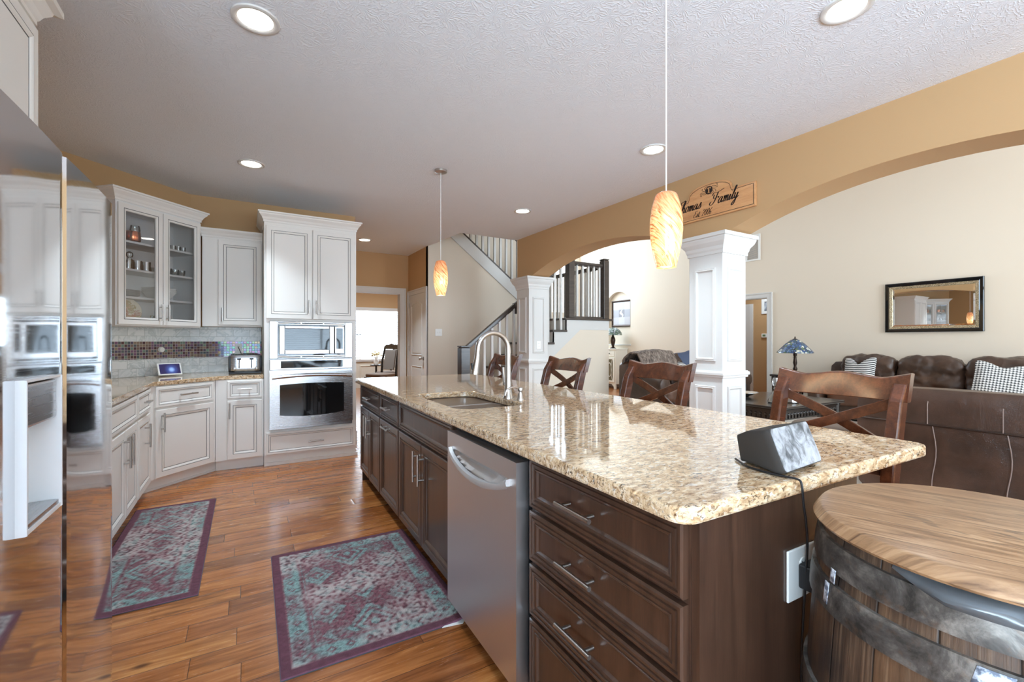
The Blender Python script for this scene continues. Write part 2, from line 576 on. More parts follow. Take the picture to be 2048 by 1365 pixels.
        self.f.append((o + 3, o + 2, o + 1, o))
        self.fm.append(mi0)
        return self

    def grid(self, pts, nu, nv, mi=None, wrap=False):
        f = []
        for j in range(nv - 1):
            for i in range(nu - (0 if wrap else 1)):
                k = (i + 1) % nu
                f.append((j * nu + i, j * nu + k, (j + 1) * nu + k, (j + 1) * nu + i))
        return self.add(pts, f, mi)

    def xf(self, m, start=0):
        self.v[start:] = [tuple(m @ Vector(p)) for p in self.v[start:]]
        return self


def part(name, mb, mats, parent=None, smooth=False, bevel=0.0, label=None, kind=None, loc=None, rz=0.0, seg=2, colors=None, wn=False):
    me = bpy.data.meshes.new(name)
    me.from_pydata(mb.v, [], mb.f)
    mats = mats if isinstance(mats, (list, tuple)) else [mats]
    for m in mats:
        me.materials.append(M[m] if isinstance(m, str) else m)
    if any(mb.fm):
        me.polygons.foreach_set('material_index', mb.fm)
    if smooth:
        me.polygons.foreach_set('use_smooth', [True] * len(me.polygons))
    if colors is not None:
        at = me.color_attributes.new('Col', 'FLOAT_COLOR', 'POINT')
        at.data.foreach_set('color', np.asarray(colors, dtype=np.float32).ravel())
    me.update()
    bm = bmesh.new()
    bm.from_mesh(me)
    bmesh.ops.recalc_face_normals(bm, faces=bm.faces)
    bm.to_mesh(me)
    bm.free()
    if smooth:
        try:
            me.set_sharp_from_angle(angle=R(42))
        except Exception:
            pass
    o = bpy.data.objects.new(name, me)
    COL.objects.link(o)
    if parent:
        o.parent = parent
    if loc:
        o.location = loc
    if rz:
        o.rotation_euler = (0, 0, rz)
    if bevel:
        b = o.modifiers.new('edge', 'BEVEL')
        b.width = bevel
        b.segments = seg
        b.limit_method = 'ANGLE'
        b.angle_limit = R(35)
        if not smooth:
            pass
    if label:
        o['label'] = label
    if kind:
        o['kind'] = kind
    return o


def thing(name, label, cat, loc=(0, 0, 0), rz=0.0, group=None, kind=None):
    o = bpy.data.objects.new(name, None)
    o.empty_display_size = 0.1
    o.location = loc
    o.rotation_euler = (0, 0, rz)
    o['label'] = label
    o['category'] = cat
    if group:
        o['group'] = group
    if kind:
        o['kind'] = kind
    COL.objects.link(o)
    return o


def solo(o, label, cat, group=None, kind=None):
    o['label'] = label
    o['category'] = cat
    if group:
        o['group'] = group
    if kind:
        o['kind'] = kind
    return o


def dup(o, loc=None, rz=None, label=None, parent=None):
    c = o.copy()
    COL.objects.link(c)
    if parent:
        c.parent = parent
    if loc is not None:
        c.location = loc
    if rz is not None:
        c.rotation_euler = (0, 0, rz)
    if label:
        c['label'] = label
    for ch in list(o.children):
        dup(ch, parent=c)
    return c


def struct(name, mb, mats, label=None, **kw):
    o = part(name, mb, mats, kind='structure', **kw)
    if label:
        o['label'] = label
    return o


def catmull(pts, n=8):
    out = []
    P = [Vector(p) for p in pts]
    P = [2 * P[0] - P[1]] + P + [2 * P[-1] - P[-2]]
    for i in range(1, len(P) - 2):
        for k in range(n):
            t = k / n
            a, b, c, d = P[i - 1], P[i], P[i + 1], P[i + 2]
            out.append(0.5 * ((2 * b) + (c - a) * t + (2 * a - 5 * b + 4 * c - d) * t * t + (3 * b - a - 3 * c + d) * t ** 3))
    out.append(P[-2])
    return out


# ------------------------------------------------------------------ setting
CH = 2.80          # kitchen ceiling
HH = 5.4           # two-storey living room
WX = 8.70          # living room wall with mirror and niche

struct('floor', MB().box(-1.6, 10.4, -3.4, 12.6, -0.1, 0.0), 'floor', 'glossy brown hand-scraped wood plank floor')
mb = MB()
mb.prism([(-1.5, -3.35), (3.6, -3.35), (3.6, 5.88), (2.64, 5.88), (2.56, 6.93), (2.56, 8.1), (-1.5, 8.1)], CH, CH + 0.3)
struct('ceiling', mb, 'ceil', 'textured white kitchen ceiling')
struct('ceiling_dining', MB().box(-1.5, 4.7, 8.1, 12.45, CH, CH + 0.3), 'ceil')
struct('ceiling_living', MB().box(2.4, 10.4, -3.35, 10.75, HH, HH + 0.2), 'ceil')

mb = MB().box(-1.47, -1.32, -0.55, 4.97, 0, CH).box(-1.47, -1.32, -3.35, -2.55, 0, CH).box(-1.47, -1.32, -2.55, -0.55, 0, 0.82).box(-1.47, -1.32, -2.55, -0.55, 2.42, CH)
struct('wall_left', mb, 'tan')
mb = MB()
for y in (-2.55, -1.575, -0.60):
    mb.box(-1.44, -1.36, y, y + 0.05, 0.82, 2.42)
for z in (0.82, 1.6, 2.37):
    mb.box(-1.44, -1.37, -2.55, -0.55, z, z + 0.05)
struct('window_added', mb, 'white_wall')  # unseen window added to let in the fill from the left
mb = MB().prism([(-1.32, 4.97), (-0.50, 5.79), (-0.50, 5.94), (-1.47, 4.97)], 0, CH)
struct('wall_corner', mb, 'tan', 'tan wall across the kitchen corner')
struct('wall_back', MB().box(-0.50, 1.17, 5.79, 5.94, 0, CH), 'tan')
struct('wall_hall_left', MB().box(1.02, 1.17, 5.94, 7.96, 0, CH), 'tan')
mb = MB().box(1.02, 1.32, 7.96, 8.10, 0, CH).box(2.40, 2.66, 7.96, 8.10, 0, CH).box(1.32, 2.40, 7.96, 8.10, 2.11, CH)
struct('wall_hall', mb, 'tan', 'tan hall wall with a cased opening to the dining room')
struct('wall_closet', MB().box(2.54, 2.66, 6.94, 7.96, 0, CH), 'tan')
# wall under the upper flight of stairs
SL = 0.758
mb = MB().prism_xz([(2.54, 0), (4.62, 0), (4.62, 1.71), (2.54, 3.286)], 6.93, 7.03)
struct('wall_stair', mb, 'beige', 'beige wall below the white upper stair stringer')
struct('wall_stair_back', MB().box(2.66, 5.40, 7.95, 8.10, 0, HH), 'beige')
mb = MB().box(2.50, 2.64, 5.75, 8.1, CH + 0.3, HH).box(2.64, 3.58, 5.75, 5.88, CH + 0.3, HH)  # unseen walls added to keep sky light out of the stairwell
struct('wall_stair_sky_block', mb, 'beige')


def arc(y0, y1, z0, rise, n=20):
    w = (y1 - y0) / 2
    r = (w * w + rise * rise) / (2 * rise)
    a = math.asin(abs(w) / r)
    c = (y0 + y1) / 2
    return [(c + r * math.sin(-a + 2 * a * i / n) * (1 if w > 0 else -1), z0 + rise - r + r * math.cos(-a + 2 * a * i / n)) for i in range(n + 1)]


poly = [(5.86, HH), (5.86, 2.15), (5.48, 2.15)] + arc(5.48, 2.74, 2.19, 0.24) + [(2.74, 2.15), (2.39, 2.15)] + arc(2.39, -0.09, 2.19, 0.23) + [(-0.09, 0), (-3.35, 0), (-3.35, HH)]
mb = MB()
mb.prism_xz(poly, 3.58, 3.88)
mb.v = [(p[1], p[0], p[2]) for p in mb.v]
struct('wall_arch', mb, 'tan', 'tan wall with two arched openings to the living room')

# living room wall: door opening and arched picture niche
mb = MB()
NY0, NY1 = 8.52, 9.42
for a, b, z0, z1 in ((-3.35, 4.92, 0, HH), (4.92, 5.75, 2.10, HH), (5.75, NY0, 0, HH), (NY1, 10.75, 0, HH), (NY0, NY1, 0, 1.16)):
    mb.box(WX, WX + 0.15, a, b, z0, z1)
mb.box(WX + 0.11, WX + 0.15, NY0, NY1, 1.16, 2.60)
ap = arc(NY0, NY1, 2.33, 0.26, 14)
poly = [(NY1, HH), (NY0, HH)] + ap
mb2 = MB().prism_xz(poly, WX, WX + 0.15)
mb2.v = [(p[1], p[0], p[2]) for p in mb2.v]
mb.add(mb2.v, mb2.f)
struct('wall_living', mb, 'beige', 'tall pale beige living room wall')
struct('trim_niche', MB().box(WX - 0.025, WX + 0.11, NY0 - 0.02, NY1 + 0.02, 1.13, 1.165), 'white_wall')
mb = MB().box(5.55, 6.0, 10.6, 10.75, 0, HH).box(8.4, 8.85, 10.6, 10.75, 0, HH).box(6.0, 8.4, 10.6, 10.75, 0, 2.1).box(6.0, 8.4, 10.6, 10.75, 4.7, HH)  # opening added high in the end wall for the foyer fill
mb.box(5.40, 5.55, 7.95, 10.75, 0, HH)
struct('wall_foyer', mb, 'beige')
# wall behind the camera with the windows that light the rooms
mb = MB()
mb.box(-1.47, -0.9, -3.35, -3.2, 0, CH + 0.3).box(3.1, 4.2, -3.35, -3.2, 0, HH).box(8.4, 8.85, -3.35, -3.2, 0, HH)
mb.box(-0.9, 3.1, -3.35, -3.2, 0, 0.77).box(-0.9, 3.1, -3.35, -3.2, 2.47, CH + 0.3)
mb.box(4.2, 8.4, -3.35, -3.2, 0, 0.4).box(4.2, 8.4, -3.35, -3.2, 4.6, HH)
struct('wall_rear', mb, 'beige')
mb = MB()
for x in (-0.9, 0.433, 1.767, 3.06):
    mb.box(x, x + 0.05, -3.33, -3.24, 0.77, 2.47)
for z in (0.77, 1.6, 2.43):
    mb.box(-0.9, 3.1, -3.33, -3.25, z, z + 0.05)
w1 = struct('window_1', mb, 'white_wall', 'white kitchen window behind the camera')
mb = MB()
for k in range(30):
    z = 0.86 + k * 0.053
    mb.bar((-0.84, -3.19, z), (3.04, -3.19, z), 0.046, 0.003, up=(0, -0.8, 1))
part('blind', mb, 'blind', w1)
mb = MB()
for x in (4.2, 5.25, 6.3, 7.35, 8.34):
    mb.box(x, x + 0.06, -3.33, -3.24, 0.4, 4.6)
for z in (0.4, 2.4, 4.54):
    mb.box(4.2, 8.4, -3.33, -3.25, z, z + 0.06)
struct('window_2', mb, 'white_wall')

# dining room
struct('wall_dining_left', MB().box(0.9, 1.02, 8.10, 12.45, 0, CH), 'tan')
struct('wall_dining_right', MB().box(4.6, 4.75, 8.10, 12.45, 0, CH), 'tan')
mb = MB().box(0.9, 2.05, 12.3, 12.45, 0, CH).box(4.0, 4.75, 12.3, 12.45, 0, CH).box(2.05, 4.0, 12.3, 12.45, 0, 0.76).box(2.05, 4.0, 12.3, 12.45, 2.06, CH)
struct('wall_dining_back', mb, 'tan')
mb = MB()
mb.box(1.97, 2.05, 12.26, 12.3, 0.70, 2.14).box(4.0, 4.08, 12.26, 12.3, 0.70, 2.14).box(1.97, 4.08, 12.26, 12.3, 2.06, 2.15).box(1.92, 4.12, 12.22, 12.3, 0.70, 0.76)
for x in (2.05, 2.52, 2.60, 3.3, 3.95):
    mb.box(x, x + 0.05, 12.34, 12.40, 0.76, 2.06)
mb.box(2.05, 4.0, 12.34, 12.40, 1.39, 1.43)
w3 = struct('window_3', mb, 'white_wall', 'bright dining room window with white slat blinds')
mb = MB()
for k in range(25):
    z = 0.80 + k * 0.05
    mb.bar((2.10, 12.29, z), (3.96, 12.29, z), 0.046, 0.003, up=(0, 0.8, 1))
part('blind', mb, 'blind', w3)
mb = MB().box(1.02, 4.6, 12.27, 12.3, 0.0, 0.69)
for x in (1.1, 1.85, 2.6, 3.35):
    mb.rings(x, x + 0.62, 0.2, 0.6, 12.25, [(0, 0, 0), (0.02, -0.01, 0), (0.03, 0.005, 0), (0.04, 0.012, 0)])
struct('trim_wainscot', mb, 'console')


def casing(mb, x0, x1, ztop, w=0.09, y=0.0):
    """door casing facing -Y in local X/Z, stepped"""
    for a, b, c, d in ((x0 - w, x0, 0, ztop + w), (x1, x1 + w, 0, ztop + w), (x0, x1, ztop, ztop + w)):
        mb.box(a, b, y - 0.016, y, c, d)
    mb.box(x0 - w, x0 - w + 0.022, y - 0.026, y - 0.016, 0, ztop + w)
    mb.box(x1 + w - 0.022, x1 + w, y - 0.026, y - 0.016, 0, ztop + w)
    mb.box(x0 - w + 0.022, x1 + w - 0.022, y - 0.026, y - 0.016, ztop + w - 0.022, ztop + w)
    return mb


mb = casing(MB(), 1.32, 2.40, 2.11, 0.09, 7.96)
mb.box(1.32, 1.335, 7.955, 8.105, 0, 2.11).box(2.385, 2.40, 7.955, 8.105, 0, 2.11).box(1.335, 2.385, 7.955, 8.105, 2.095, 2.11)
struct('trim_1', mb, 'white_wall', 'white casing around the dining room opening')

# closet door on the short hall wall (faces -X)
d1 = thing('door_1', 'white two-panel door with a knob in the short hall wall beside the stairs', 'door', (2.54, 7.92, 0), -PI / 2, kind='structure')
part('casing', casing(MB(), 0.06, 0.87, 2.06, 0.085), 'white_wall', d1)
mb = MB()
mb.rings(0.065, 0.865, 0.012, 2.055, -0.012, [(0.0, 0.0, 0)], 0.012)
dp = part('door_panel', mb, 'white_wall', d1)
mb = MB()
for z0, z1, top in ((0.18, 0.82, 0), (1.0, 1.93, 1)):
    x0, x1 = 0.19, 0.74
    for ins, y0, y1 in ((0, -0.020, -0.011), (0.045, -0.018, -0.011)):
        a, b, c, d = x0 + ins, x1 - ins, z0 + ins, z1 - ins
        if top:
            n = 10
            rise = 0.06
            pl = [(a, c), (b, c), (b, d - rise)] + [(b + (a - b) * i / n, d - rise + rise * math.sin(PI * i / n)) for i in range(1, n)] + [(a, d - rise)]
        else:
            pl = [(a, c), (b, c), (b, d), (a, d)]
        if ins == 0:
            q = [((p[0] - (a + b) / 2) * 0.90 + (a + b) / 2, (p[1] - (c + d) / 2) * 0.955 + (c + d) / 2) for p in pl]
            n = len(pl)
            v = [(p[0], -0.012, p[1]) for p in pl] + [(p[0] * 0.5 + r[0] * 0.5, -0.024, p[1] * 0.5 + r[1] * 0.5) for p, r in zip(pl, q)] + [(p[0], -0.012, p[1]) for p in q]
            f = []
            for k in range(2):
                f += [(k * n + i, k * n + (i + 1) % n, (k + 1) * n + (i + 1) % n, (k + 1) * n + i) for i in range(n)]
            mb.add(v, f)
        else:
            mb.prism_xz(pl, y0, y1)
part('raised_panel', mb, 'white_wall', d1)
mb = MB().lathe([(0.03, 0), (0.03, -0.006), (0.012, -0.012), (0.012, -0.035), (0.026, -0.05), (0.03, -0.062), (0.022, -0.075), (0.0, -0.078)], (0.80, -0.012, 0.96), 14, axis='y')
part('knob', mb, 'nickel', d1, True)
for z in (0.35, 1.12, 1.88):
    part('hinge', MB().box(0.045, 0.075, -0.022, -0.008, z - 0.045, z + 0.045), 'nickel', d1)

# far doorway in the living room wall, room behind it
mb = casing(MB(), 0, 0.83, 2.10, 0.095)
mb.box(0, 0.015, 0, 0.15, 0, 2.10).box(0.815, 0.83, 0, 0.15, 0, 2.10).box(0.015, 0.815, 0, 0.15, 2.085, 2.10)
struct('trim_2', mb, 'white_wall', 'white casing of the doorway in the living room wall', loc=(WX, 5.75, 0), rz=-PI / 2)
mb = MB().box(10.0, 10.15, 3.9, 6.7, 0, 2.7).box(WX + 0.15, 10.15, 3.8, 3.95, 0, 2.7).box(WX + 0.15, 10.15, 6.55, 6.7, 0, 2.7)
struct('wall_corridor', mb, 'tan', 'tan corridor wall beyond the far doorway')
struct('ceiling_corridor', MB().box(WX + 0.1, 10.2, 3.8, 6.7, 2.7, 2.8), 'ceil')
struct('door_2', MB().box(9.97, 10.0, 5.98, 6.06, 0, 2.1).box(9.98, 10.0, 6.06, 6.5, 0, 2.1), 'white_wall')
area('corridor_ceiling_light', (9.4, 5.3, 2.66), (0, 0, 0), 0.4, 0.4, 7, (0.72, 0.86, 1))

area('dining_fill_light', (2.6, 10.2, 2.72), (0, 0, 0), 0.5, 0.5, 22, (0.85, 0.92, 1))  # unseen lamp added to brighten the dining room

# baseboards
struct('baseboard_left', MB().box(1.17, 1.185, 5.94, 7.94, 0, 0.13).box(1.04, 1.19, 5.775, 5.79, 0, 0.13), 'white_wall')
mb = MB().box(WX - 0.016, WX, -3.2, 4.8, 0, 0.13).box(WX - 0.016, WX, 5.86, 10.6, 0, 0.13)
struct('baseboard_right', mb, 'white_wall')
struct('baseboard_stair', MB().box(2.66, 4.6, 6.914, 6.93, 0, 0.13), 'white_wall')


# ------------------------------------------------------------------ columns
def column(y0, label, outlet=False):
    t = thing('column', label, 'column', (3.725, y0 + 0.17, 0), 0, kind='structure')
    h = 0.17
    mb = MB().box(-h, h, -h, h, 0, 2.06)
    part('shaft', mb, 'white_wall', t, bevel=0.004)
    cap = [(h, 2.02), (h + 0.012, 2.02), (h + 0.012, 2.045), (h + 0.02, 2.06), (h + 0.025, 2.085), (h + 0.05, 2.12), (h + 0.062, 2.15), (h + 0.062, 2.16), (h + 0.075, 2.165), (h + 0.075, 2.195)]
    mb = MB()
    for k, (r, z) in enumerate(cap):
        mb.v += [(-r, -r, z), (r, -r, z), (r, r, z), (-r, r, z)]
        if k:
            for i in range(4):
                a = 4 * (k - 1)
                mb.f.append((a + i, a + (i + 1) % 4, a + 4 + (i + 1) % 4, a + 4 + i))
                mb.fm.append(0)
    n = len(cap)
    mb.f += [(4 * n - 4, 4 * n - 3, 4 * n - 2, 4 * n - 1)]
    mb.fm += [0]
    part('capital', mb, 'white_wall', t)
    mb = MB()
    for r, a, b in ((0.186, 0.925, 0.985), (0.196, 0.945, 0.975), (0.192, 0.0, 0.15), (0.184, 0.15, 0.165)):
        mb.box(-r, r, -r, r, a, b)
    part('chair_rail', mb, 'white_wall', t, bevel=0.006)
    for k in range(4):
        mb = MB()
        for z0, z1 in ((0.24, 0.85), (1.07, 1.90)):
            mb.rings(-0.105, 0.105, z0, z1, -h, [(0, -0.002, 0), (0.006, -0.013, 0), (0.014, -0.011, 0), (0.02, -0.016, 0), (0.028, -0.004, 0), (0.032, -0.001, 0)], 0.01)
        mb.xf(Matrix.Rotation(k * PI / 2, 4, 'Z'))
        part('panel_moulding', mb, 'white_wall', t)
    return t


column(2.40, 'white panelled square column right behind the nearest pendant light')
column(5.49, 'white panelled square column at the foot of the stairs, with an outlet')


# ------------------------------------------------------------------ wall plates
def plate(name, label, cat, loc, rz, kind='outlet', w=0.072, h=0.116):
    t = thing(name, label, cat, loc, rz)
    part('plate', MB().box(-w / 2, w / 2, -0.006, 0, -h / 2, h / 2), 'outlet', t, bevel=0.003)
    if kind == 'outlet':
        for s in (-1, 1):
            s_ = part('socket', MB().lathe([(0.0, -0.0085), (0.016, -0.0085), (0.0165, -0.006)], (0, 0, s * 0.021), 14, axis='y'), 'outlet', t)
            part('slot', MB().box(-0.008, -0.0055, -0.0088, -0.007, s * 0.021, s * 0.021 + 0.008).box(0.0055, 0.008, -0.0088, -0.007, s * 0.021, s * 0.021 + 0.008), 'dark_gap', s_)
    else:
        n = kind
        for i in range(n):
            x = (i - (n - 1) / 2) * 0.046
            part('switch_lever', MB().box(x - 0.005, x + 0.005, -0.014, -0.006, -0.004, 0.012), 'outlet', t)
    return t


plate('light_switch', 'white double light switch on the beige stair wall', 'switch', (2.72, 6.93, 1.39), 0, 2, 0.118, 0.118)
plate('outlet', 'white outlet in the panel of the column at the foot of the stairs', 'outlet', (3.725, 5.49, 1.19), 0)
D45 = R(45)
plate('outlet', 'white outlet with a round plug in the mosaic behind the small smart display', 'outlet', (-0.725, 5.565, 1.165), D45, 1)
ot = plate('outlet', 'white outlet in the mosaic above the toaster', 'outlet', (-0.07, 5.786, 1.165), 0)
plate('outlet', 'white outlet in the mosaic at the refrigerator end of the corner wall', 'outlet', (-1.08, 5.21, 1.165), D45)

# ------------------------------------------------------------------ staircase
st = thing('staircase', 'staircase with dark treads, white balusters and dark newel posts behind the arch', 'stairs', (0, 0, 0))
RZ, RN = 0.205, 0.26
nose = lambda k: 4.57 - (8 - k) * RN
Y0, Y1 = 5.95, 6.92
for k in range(1, 8):
    x = nose(k)
    part('tread', MB().box(x - 0.01, x + RN + 0.03, Y0 - 0.03, Y1, k * RZ - 0.035, k * RZ), 'dark_wood', st, bevel=0.008)
    part('riser', MB().box(x + 0.02, x + 0.035, Y0, Y1, (k - 1) * RZ, k * RZ - 0.035), 'white_wall', st)
part('riser', MB().box(nose(8) + 0.02, nose(8) + 0.035, Y0, Y1, 7 * RZ, 8 * RZ - 0.035), 'white_wall', st)
part('landing', MB().box(nose(8) - 0.01, 5.62, Y0 - 0.03, 7.95, 8 * RZ - 0.035, 8 * RZ), 'dark_wood', st, bevel=0.008)
# skirt: saw-tooth above, straight diagonal below
lo = lambda x: max(0.0, 0.79 * (x - 3.07))
pl = [(2.79, 0.0)]
for k in range(1, 9):
    x = nose(k) + 0.02
    pl += [(x, (k - 1) * RZ - (0.035 if k > 1 else 0)), (x, k * RZ - 0.035)]
pl = [(2.77, 0.0)] + pl[2:] + [(5.55, 8 * RZ - 0.035), (5.55, 1.44), (4.893, 1.44), (3.07, 0.0)]
part('skirt_board', MB().prism_xz(pl, Y0, Y0 + 0.02), 'white_wall', st)
mb = MB().prism_xz([(3.07, 0), (5.55, 0), (5.55, 1.60), (5.1, 1.60)], Y0 + 0.008, Y0 + 0.06)
mb.box(5.49, 5.55, Y0 + 0.06, 7.95, 0, 1.60)
part('side_wall', mb, 'beige', st)


def baluster(x, y, z0, z1):
    part('baluster', MB().box(x - 0.018, x + 0.018, y - 0.018, y + 0.018, z0, z1), 'white_wall', st)


YB = Y0 + 0.035
rail_z = lambda x: 1.18 + 0.79 * (x - 2.81)
for k in range(1, 8):
    for j in (0.065, 0.195):
        x = nose(k) + j
        if x > 2.85 and x < 4.63:
            baluster(x, YB, k * RZ, rail_z(x) - 0.02)
for i in range(5):
    baluster(4.845 + i * 0.125, YB, 8 * RZ + 0.03, 2.56)
for i in range(14):
    baluster(5.47, 6.12 + i * 0.125, 8 * RZ + 0.03, 2.56)


def newel(x, y, z0, z1, w=0.07):
    mb = MB().box(x - w, x + w, y - w, y + w, z0, z1 - 0.03)
    mb.box(x - w * 0.82, x + w * 0.82, y - w * 0.82, y + w * 0.82, z1 - 0.03, z1 - 0.022).box(x - w * 1.04, x + w * 1.04, y - w * 1.04, y + w * 1.04, z1 - 0.022, z1)
    part('newel_post', mb, 'dark_wood', st, bevel=0.004)


newel(2.74, YB, 0, 1.18)
newel(4.70, YB, 8 * RZ, 2.66, 0.06)
newel(5.47, YB, 8 * RZ, 2.70, 0.06)


def rail(pts, name='handrail'):
    mb = MB()
    for a, b in zip(pts[:-1], pts[1:]):
        mb.bar(a, b, 0.062, 0.05)
        off = Vector((0, 0, -0.035))
        mb.bar(Vector(a) + off, Vector(b) + off, 0.036, 0.03)
    part(name, mb, 'dark_wood', st, bevel=0.008)


rail([(2.79, YB, rail_z(2.79)), (4.66, YB, rail_z(4.66))])
rail([(4.75, YB, 2.58), (5.42, YB, 2.58)])
rail([(5.47, YB + 0.05, 2.58), (5.47, 7.92, 2.58)])
part('shoe_rail', MB().box(4.76, 5.42, YB - 0.03, YB + 0.03, 8 * RZ, 8 * RZ + 0.03), 'dark_wood', st)
part('rosette', MB().box(3.60, 3.64, YB - 0.05, YB + 0.05, rail_z(3.6) - 0.13, rail_z(3.6) + 0.04), 'dark_wood', st)
# upper flight along the back
yb = lambda x: 2.96 - SL * (x - 2.97)
pl = [(2.60, yb(2.60)), (4.88, yb(4.88)), (4.88, yb(4.88) + 0.235), (2.60, yb(2.60) + 0.235)]
part('stringer', MB().prism_xz(pl, 6.905, 6.93), 'white_wall', st)
part('stringer_cap', MB().bar((2.60, 6.95, yb(2.60) + 0.25), (4.80, 6.95, yb(4.80) + 0.25), 0.09, 0.028), 'dark_wood', st)
part('stringer_edge', MB().bar((2.60, 6.915, yb(2.60) - 0.004), (4.80, 6.915, yb(4.80) - 0.004), 0.02, 0.012), 'white_wall', st)
mb = MB()
for k in range(1, 11):
    x = 4.57 - k * 0.26
    mb.box(x, x + 0.29, 6.99, 7.94, 1.64 + k * 0.197 - 0.035, 1.64 + k * 0.197)
part('upper_treads', mb, 'dark_wood', st)
x = 2.72
while x < 4.72:
    baluster(x, 6.96, yb(x) + 0.25, yb(x) + 1.10)
    x += 0.118
rail([(2.62, 6.96, yb(2.62) + 1.12), (4.74, 6.96, yb(4.74) + 1.12)])
newel(4.79, 6.96, 8 * RZ, 2.72, 0.06)
# ------------------------------------------------------------------ cabinetry helpers (local frame: X along the front, front faces -Y, back +Y)
W_DOOR = [(0.0, 0.003, 0), (0.004, 0.0, 0), (0.046, 0.0, 0), (0.047, 0.003, 1), (0.0495, 0.003, 1), (0.0505, -0.001, 0), (0.060, 0.002, 0), (0.068, 0.006, 0), (0.0685, 0.009, 1), (0.072, 0.009, 1), (0.073, 0.007, 0)]
W_DRAW = [(0.0, 0.003, 0), (0.004, 0.0, 0), (0.022, 0.0, 0), (0.023, 0.003, 1), (0.025, 0.003, 1), (0.026, -0.001, 0), (0.034, 0.003, 0), (0.040, 0.006, 0), (0.0405, 0.009, 1), (0.043, 0.009, 1), (0.044, 0.007, 0)]
I_DOOR = [(0.0, 0.004, 0), (0.006, 0.0, 0), (0.036, 0.0, 0), (0.039, 0.005, 0), (0.046, 0.005, 0), (0.048, 0.001, 0), (0.058, 0.003, 0), (0.066, 0.008, 0), (0.068, 0.012, 0)]
I_DRAW = [(0.0, 0.004, 0), (0.005, 0.0, 0), (0.011, 0.0, 0), (0.013, 0.005, 0), (0.017, 0.005, 0), (0.019, 0.001, 0), (0.026, 0.001, 0), (0.028, 0.006, 0), (0.032, 0.006, 0), (0.034, 0.003, 0), (0.040, 0.005, 0), (0.044, 0.010, 0), (0.046, 0.012, 0)]


def bar_handle(parent, x, z, L, vert, y=-0.02, r=0.0068, off=0.034):
    mb = MB()
    a = (x, y - off, z - L / 2) if vert else (x - L / 2, y - off, z)
    b = (x, y - off, z + L / 2) if vert else (x + L / 2, y - off, z)
    mb.cyl(a, b, r, 12)
    for s in (-0.33, 0.33):
        p = (x, y, z + s * L) if vert else (x + s * L, y, z)
        mb.cyl(p, (p[0], y - off, p[2]), r * 0.85, 10)
    return part('handle', mb, 'nickel', parent, True)


def front(parent, kind, x0, x1, z0, z1, spec, mats, handle=None, y=-0.02):
    mb = MB().rings(x0, x1, z0, z1, y, spec, 0.02)
    o = part(kind, mb, mats, parent)
    if handle:
        bar_handle(o, *handle, y=y)
    return o


CABM = ['cab', 'glaze']


def base_body(t, w, d=0.56, z0=0.10, z1=0.876, mat='cab', toe=0.055, x0=0.0, toe_mat=None):
    mb = MB().box(x0, x0 + w, 0, d, z0, z1)
    part('body', mb, mat, t)
    part('toe_kick', MB().box(x0, x0 + w, toe, d, 0, z0), toe_mat or mat, t)


def crown(mb, x0, x1, z, d, left=True, right=True, h=0.10, p=0.055):
    """crown moulding round the top of an upper cabinet, front at y=0, depth d"""
    prof = [(0.0, 0.0), (0.008, 0.0), (0.008, 0.018), (0.014, 0.026), (0.022, 0.045), (0.042, 0.070), (0.046, 0.082), (p, 0.086), (p, h)]
    rows = []
    for o, zz in prof:
        rows.append([(x0 - (o if left else 0), d, z + zz), (x0 - (o if left else 0), -o, z + zz), (x1 + (o if right else 0), -o, z + zz), (x1 + (o if right else 0), d, z + zz)])
    pts = [p_ for r_ in rows for p_ in r_]
    mb.grid(pts, 4, len(rows))
    o_ = len(mb.v)
    mb.add(rows[-1], [(0, 1, 2, 3)])
    return mb


# ---- left run (faces +X): local X -> world +Y
FX = -0.68
t = thing('base_cabinet', 'long white base cabinet below the cooktop, with paired door handles', 'cabinet', (FX, 2.72, 0), PI / 2)
base_body(t, 1.36, 0.60)
for a, b in ((0.02, 0.675), (0.685, 1.355)):
    pass
front(t, 'drawer_front', 0.02, 1.355, 0.695, 0.865, W_DRAW, CABM)
front(t, 'door', 0.30, 0.985, 0.11, 0.675, W_DOOR, CABM, (0.945, 0.545, 0.20, True))
front(t, 'door', 0.993, 1.355, 0.11, 0.675, W_DOOR, CABM, (1.035, 0.545, 0.20, True))
t = thing('base_cabinet', 'narrow white base cabinet between the cooktop cabinet and the diagonal corner cabinet', 'cabinet', (FX, 4.09, 0), PI / 2)
base_body(t, 0.572, 0.60)
front(t, 'drawer', 0.02, 0.50, 0.695, 0.865, W_DRAW, CABM, (0.27, 0.785, 0.14, False))
front(t, 'door', 0.02, 0.50, 0.11, 0.675, W_DOOR, CABM, (0.25, 0.53, 0.18, True))

# ---- diagonal base (faces +X -Y)
t = thing('base_cabinet', 'white diagonal corner base cabinet under the smart display', 'cabinet', (-0.68, 4.662, 0), D45)
LD = 0.605
mb = MB().prism([(0, 0), (LD, 0), (LD + 0.37, 0.40), (LD + 0.13, 0.62), (-0.13, 0.62), (-0.37, 0.40)], 0.10, 0.876)
part('body', mb, 'cab', t)
part('toe_kick', MB().box(-0.06, LD + 0.06, 0.06, 0.45, 0, 0.10).box(-0.05, LD + 0.05, 0.048, 0.06, 0, 0.018), 'cab', t)
front(t, 'drawer', 0.04, LD - 0.03, 0.695, 0.865, W_DRAW, CABM, (0.305, 0.785, 0.16, False))
front(t, 'door', 0.04, LD - 0.03, 0.11, 0.675, W_DOOR, CABM, (0.085, 0.57, 0.16, True))

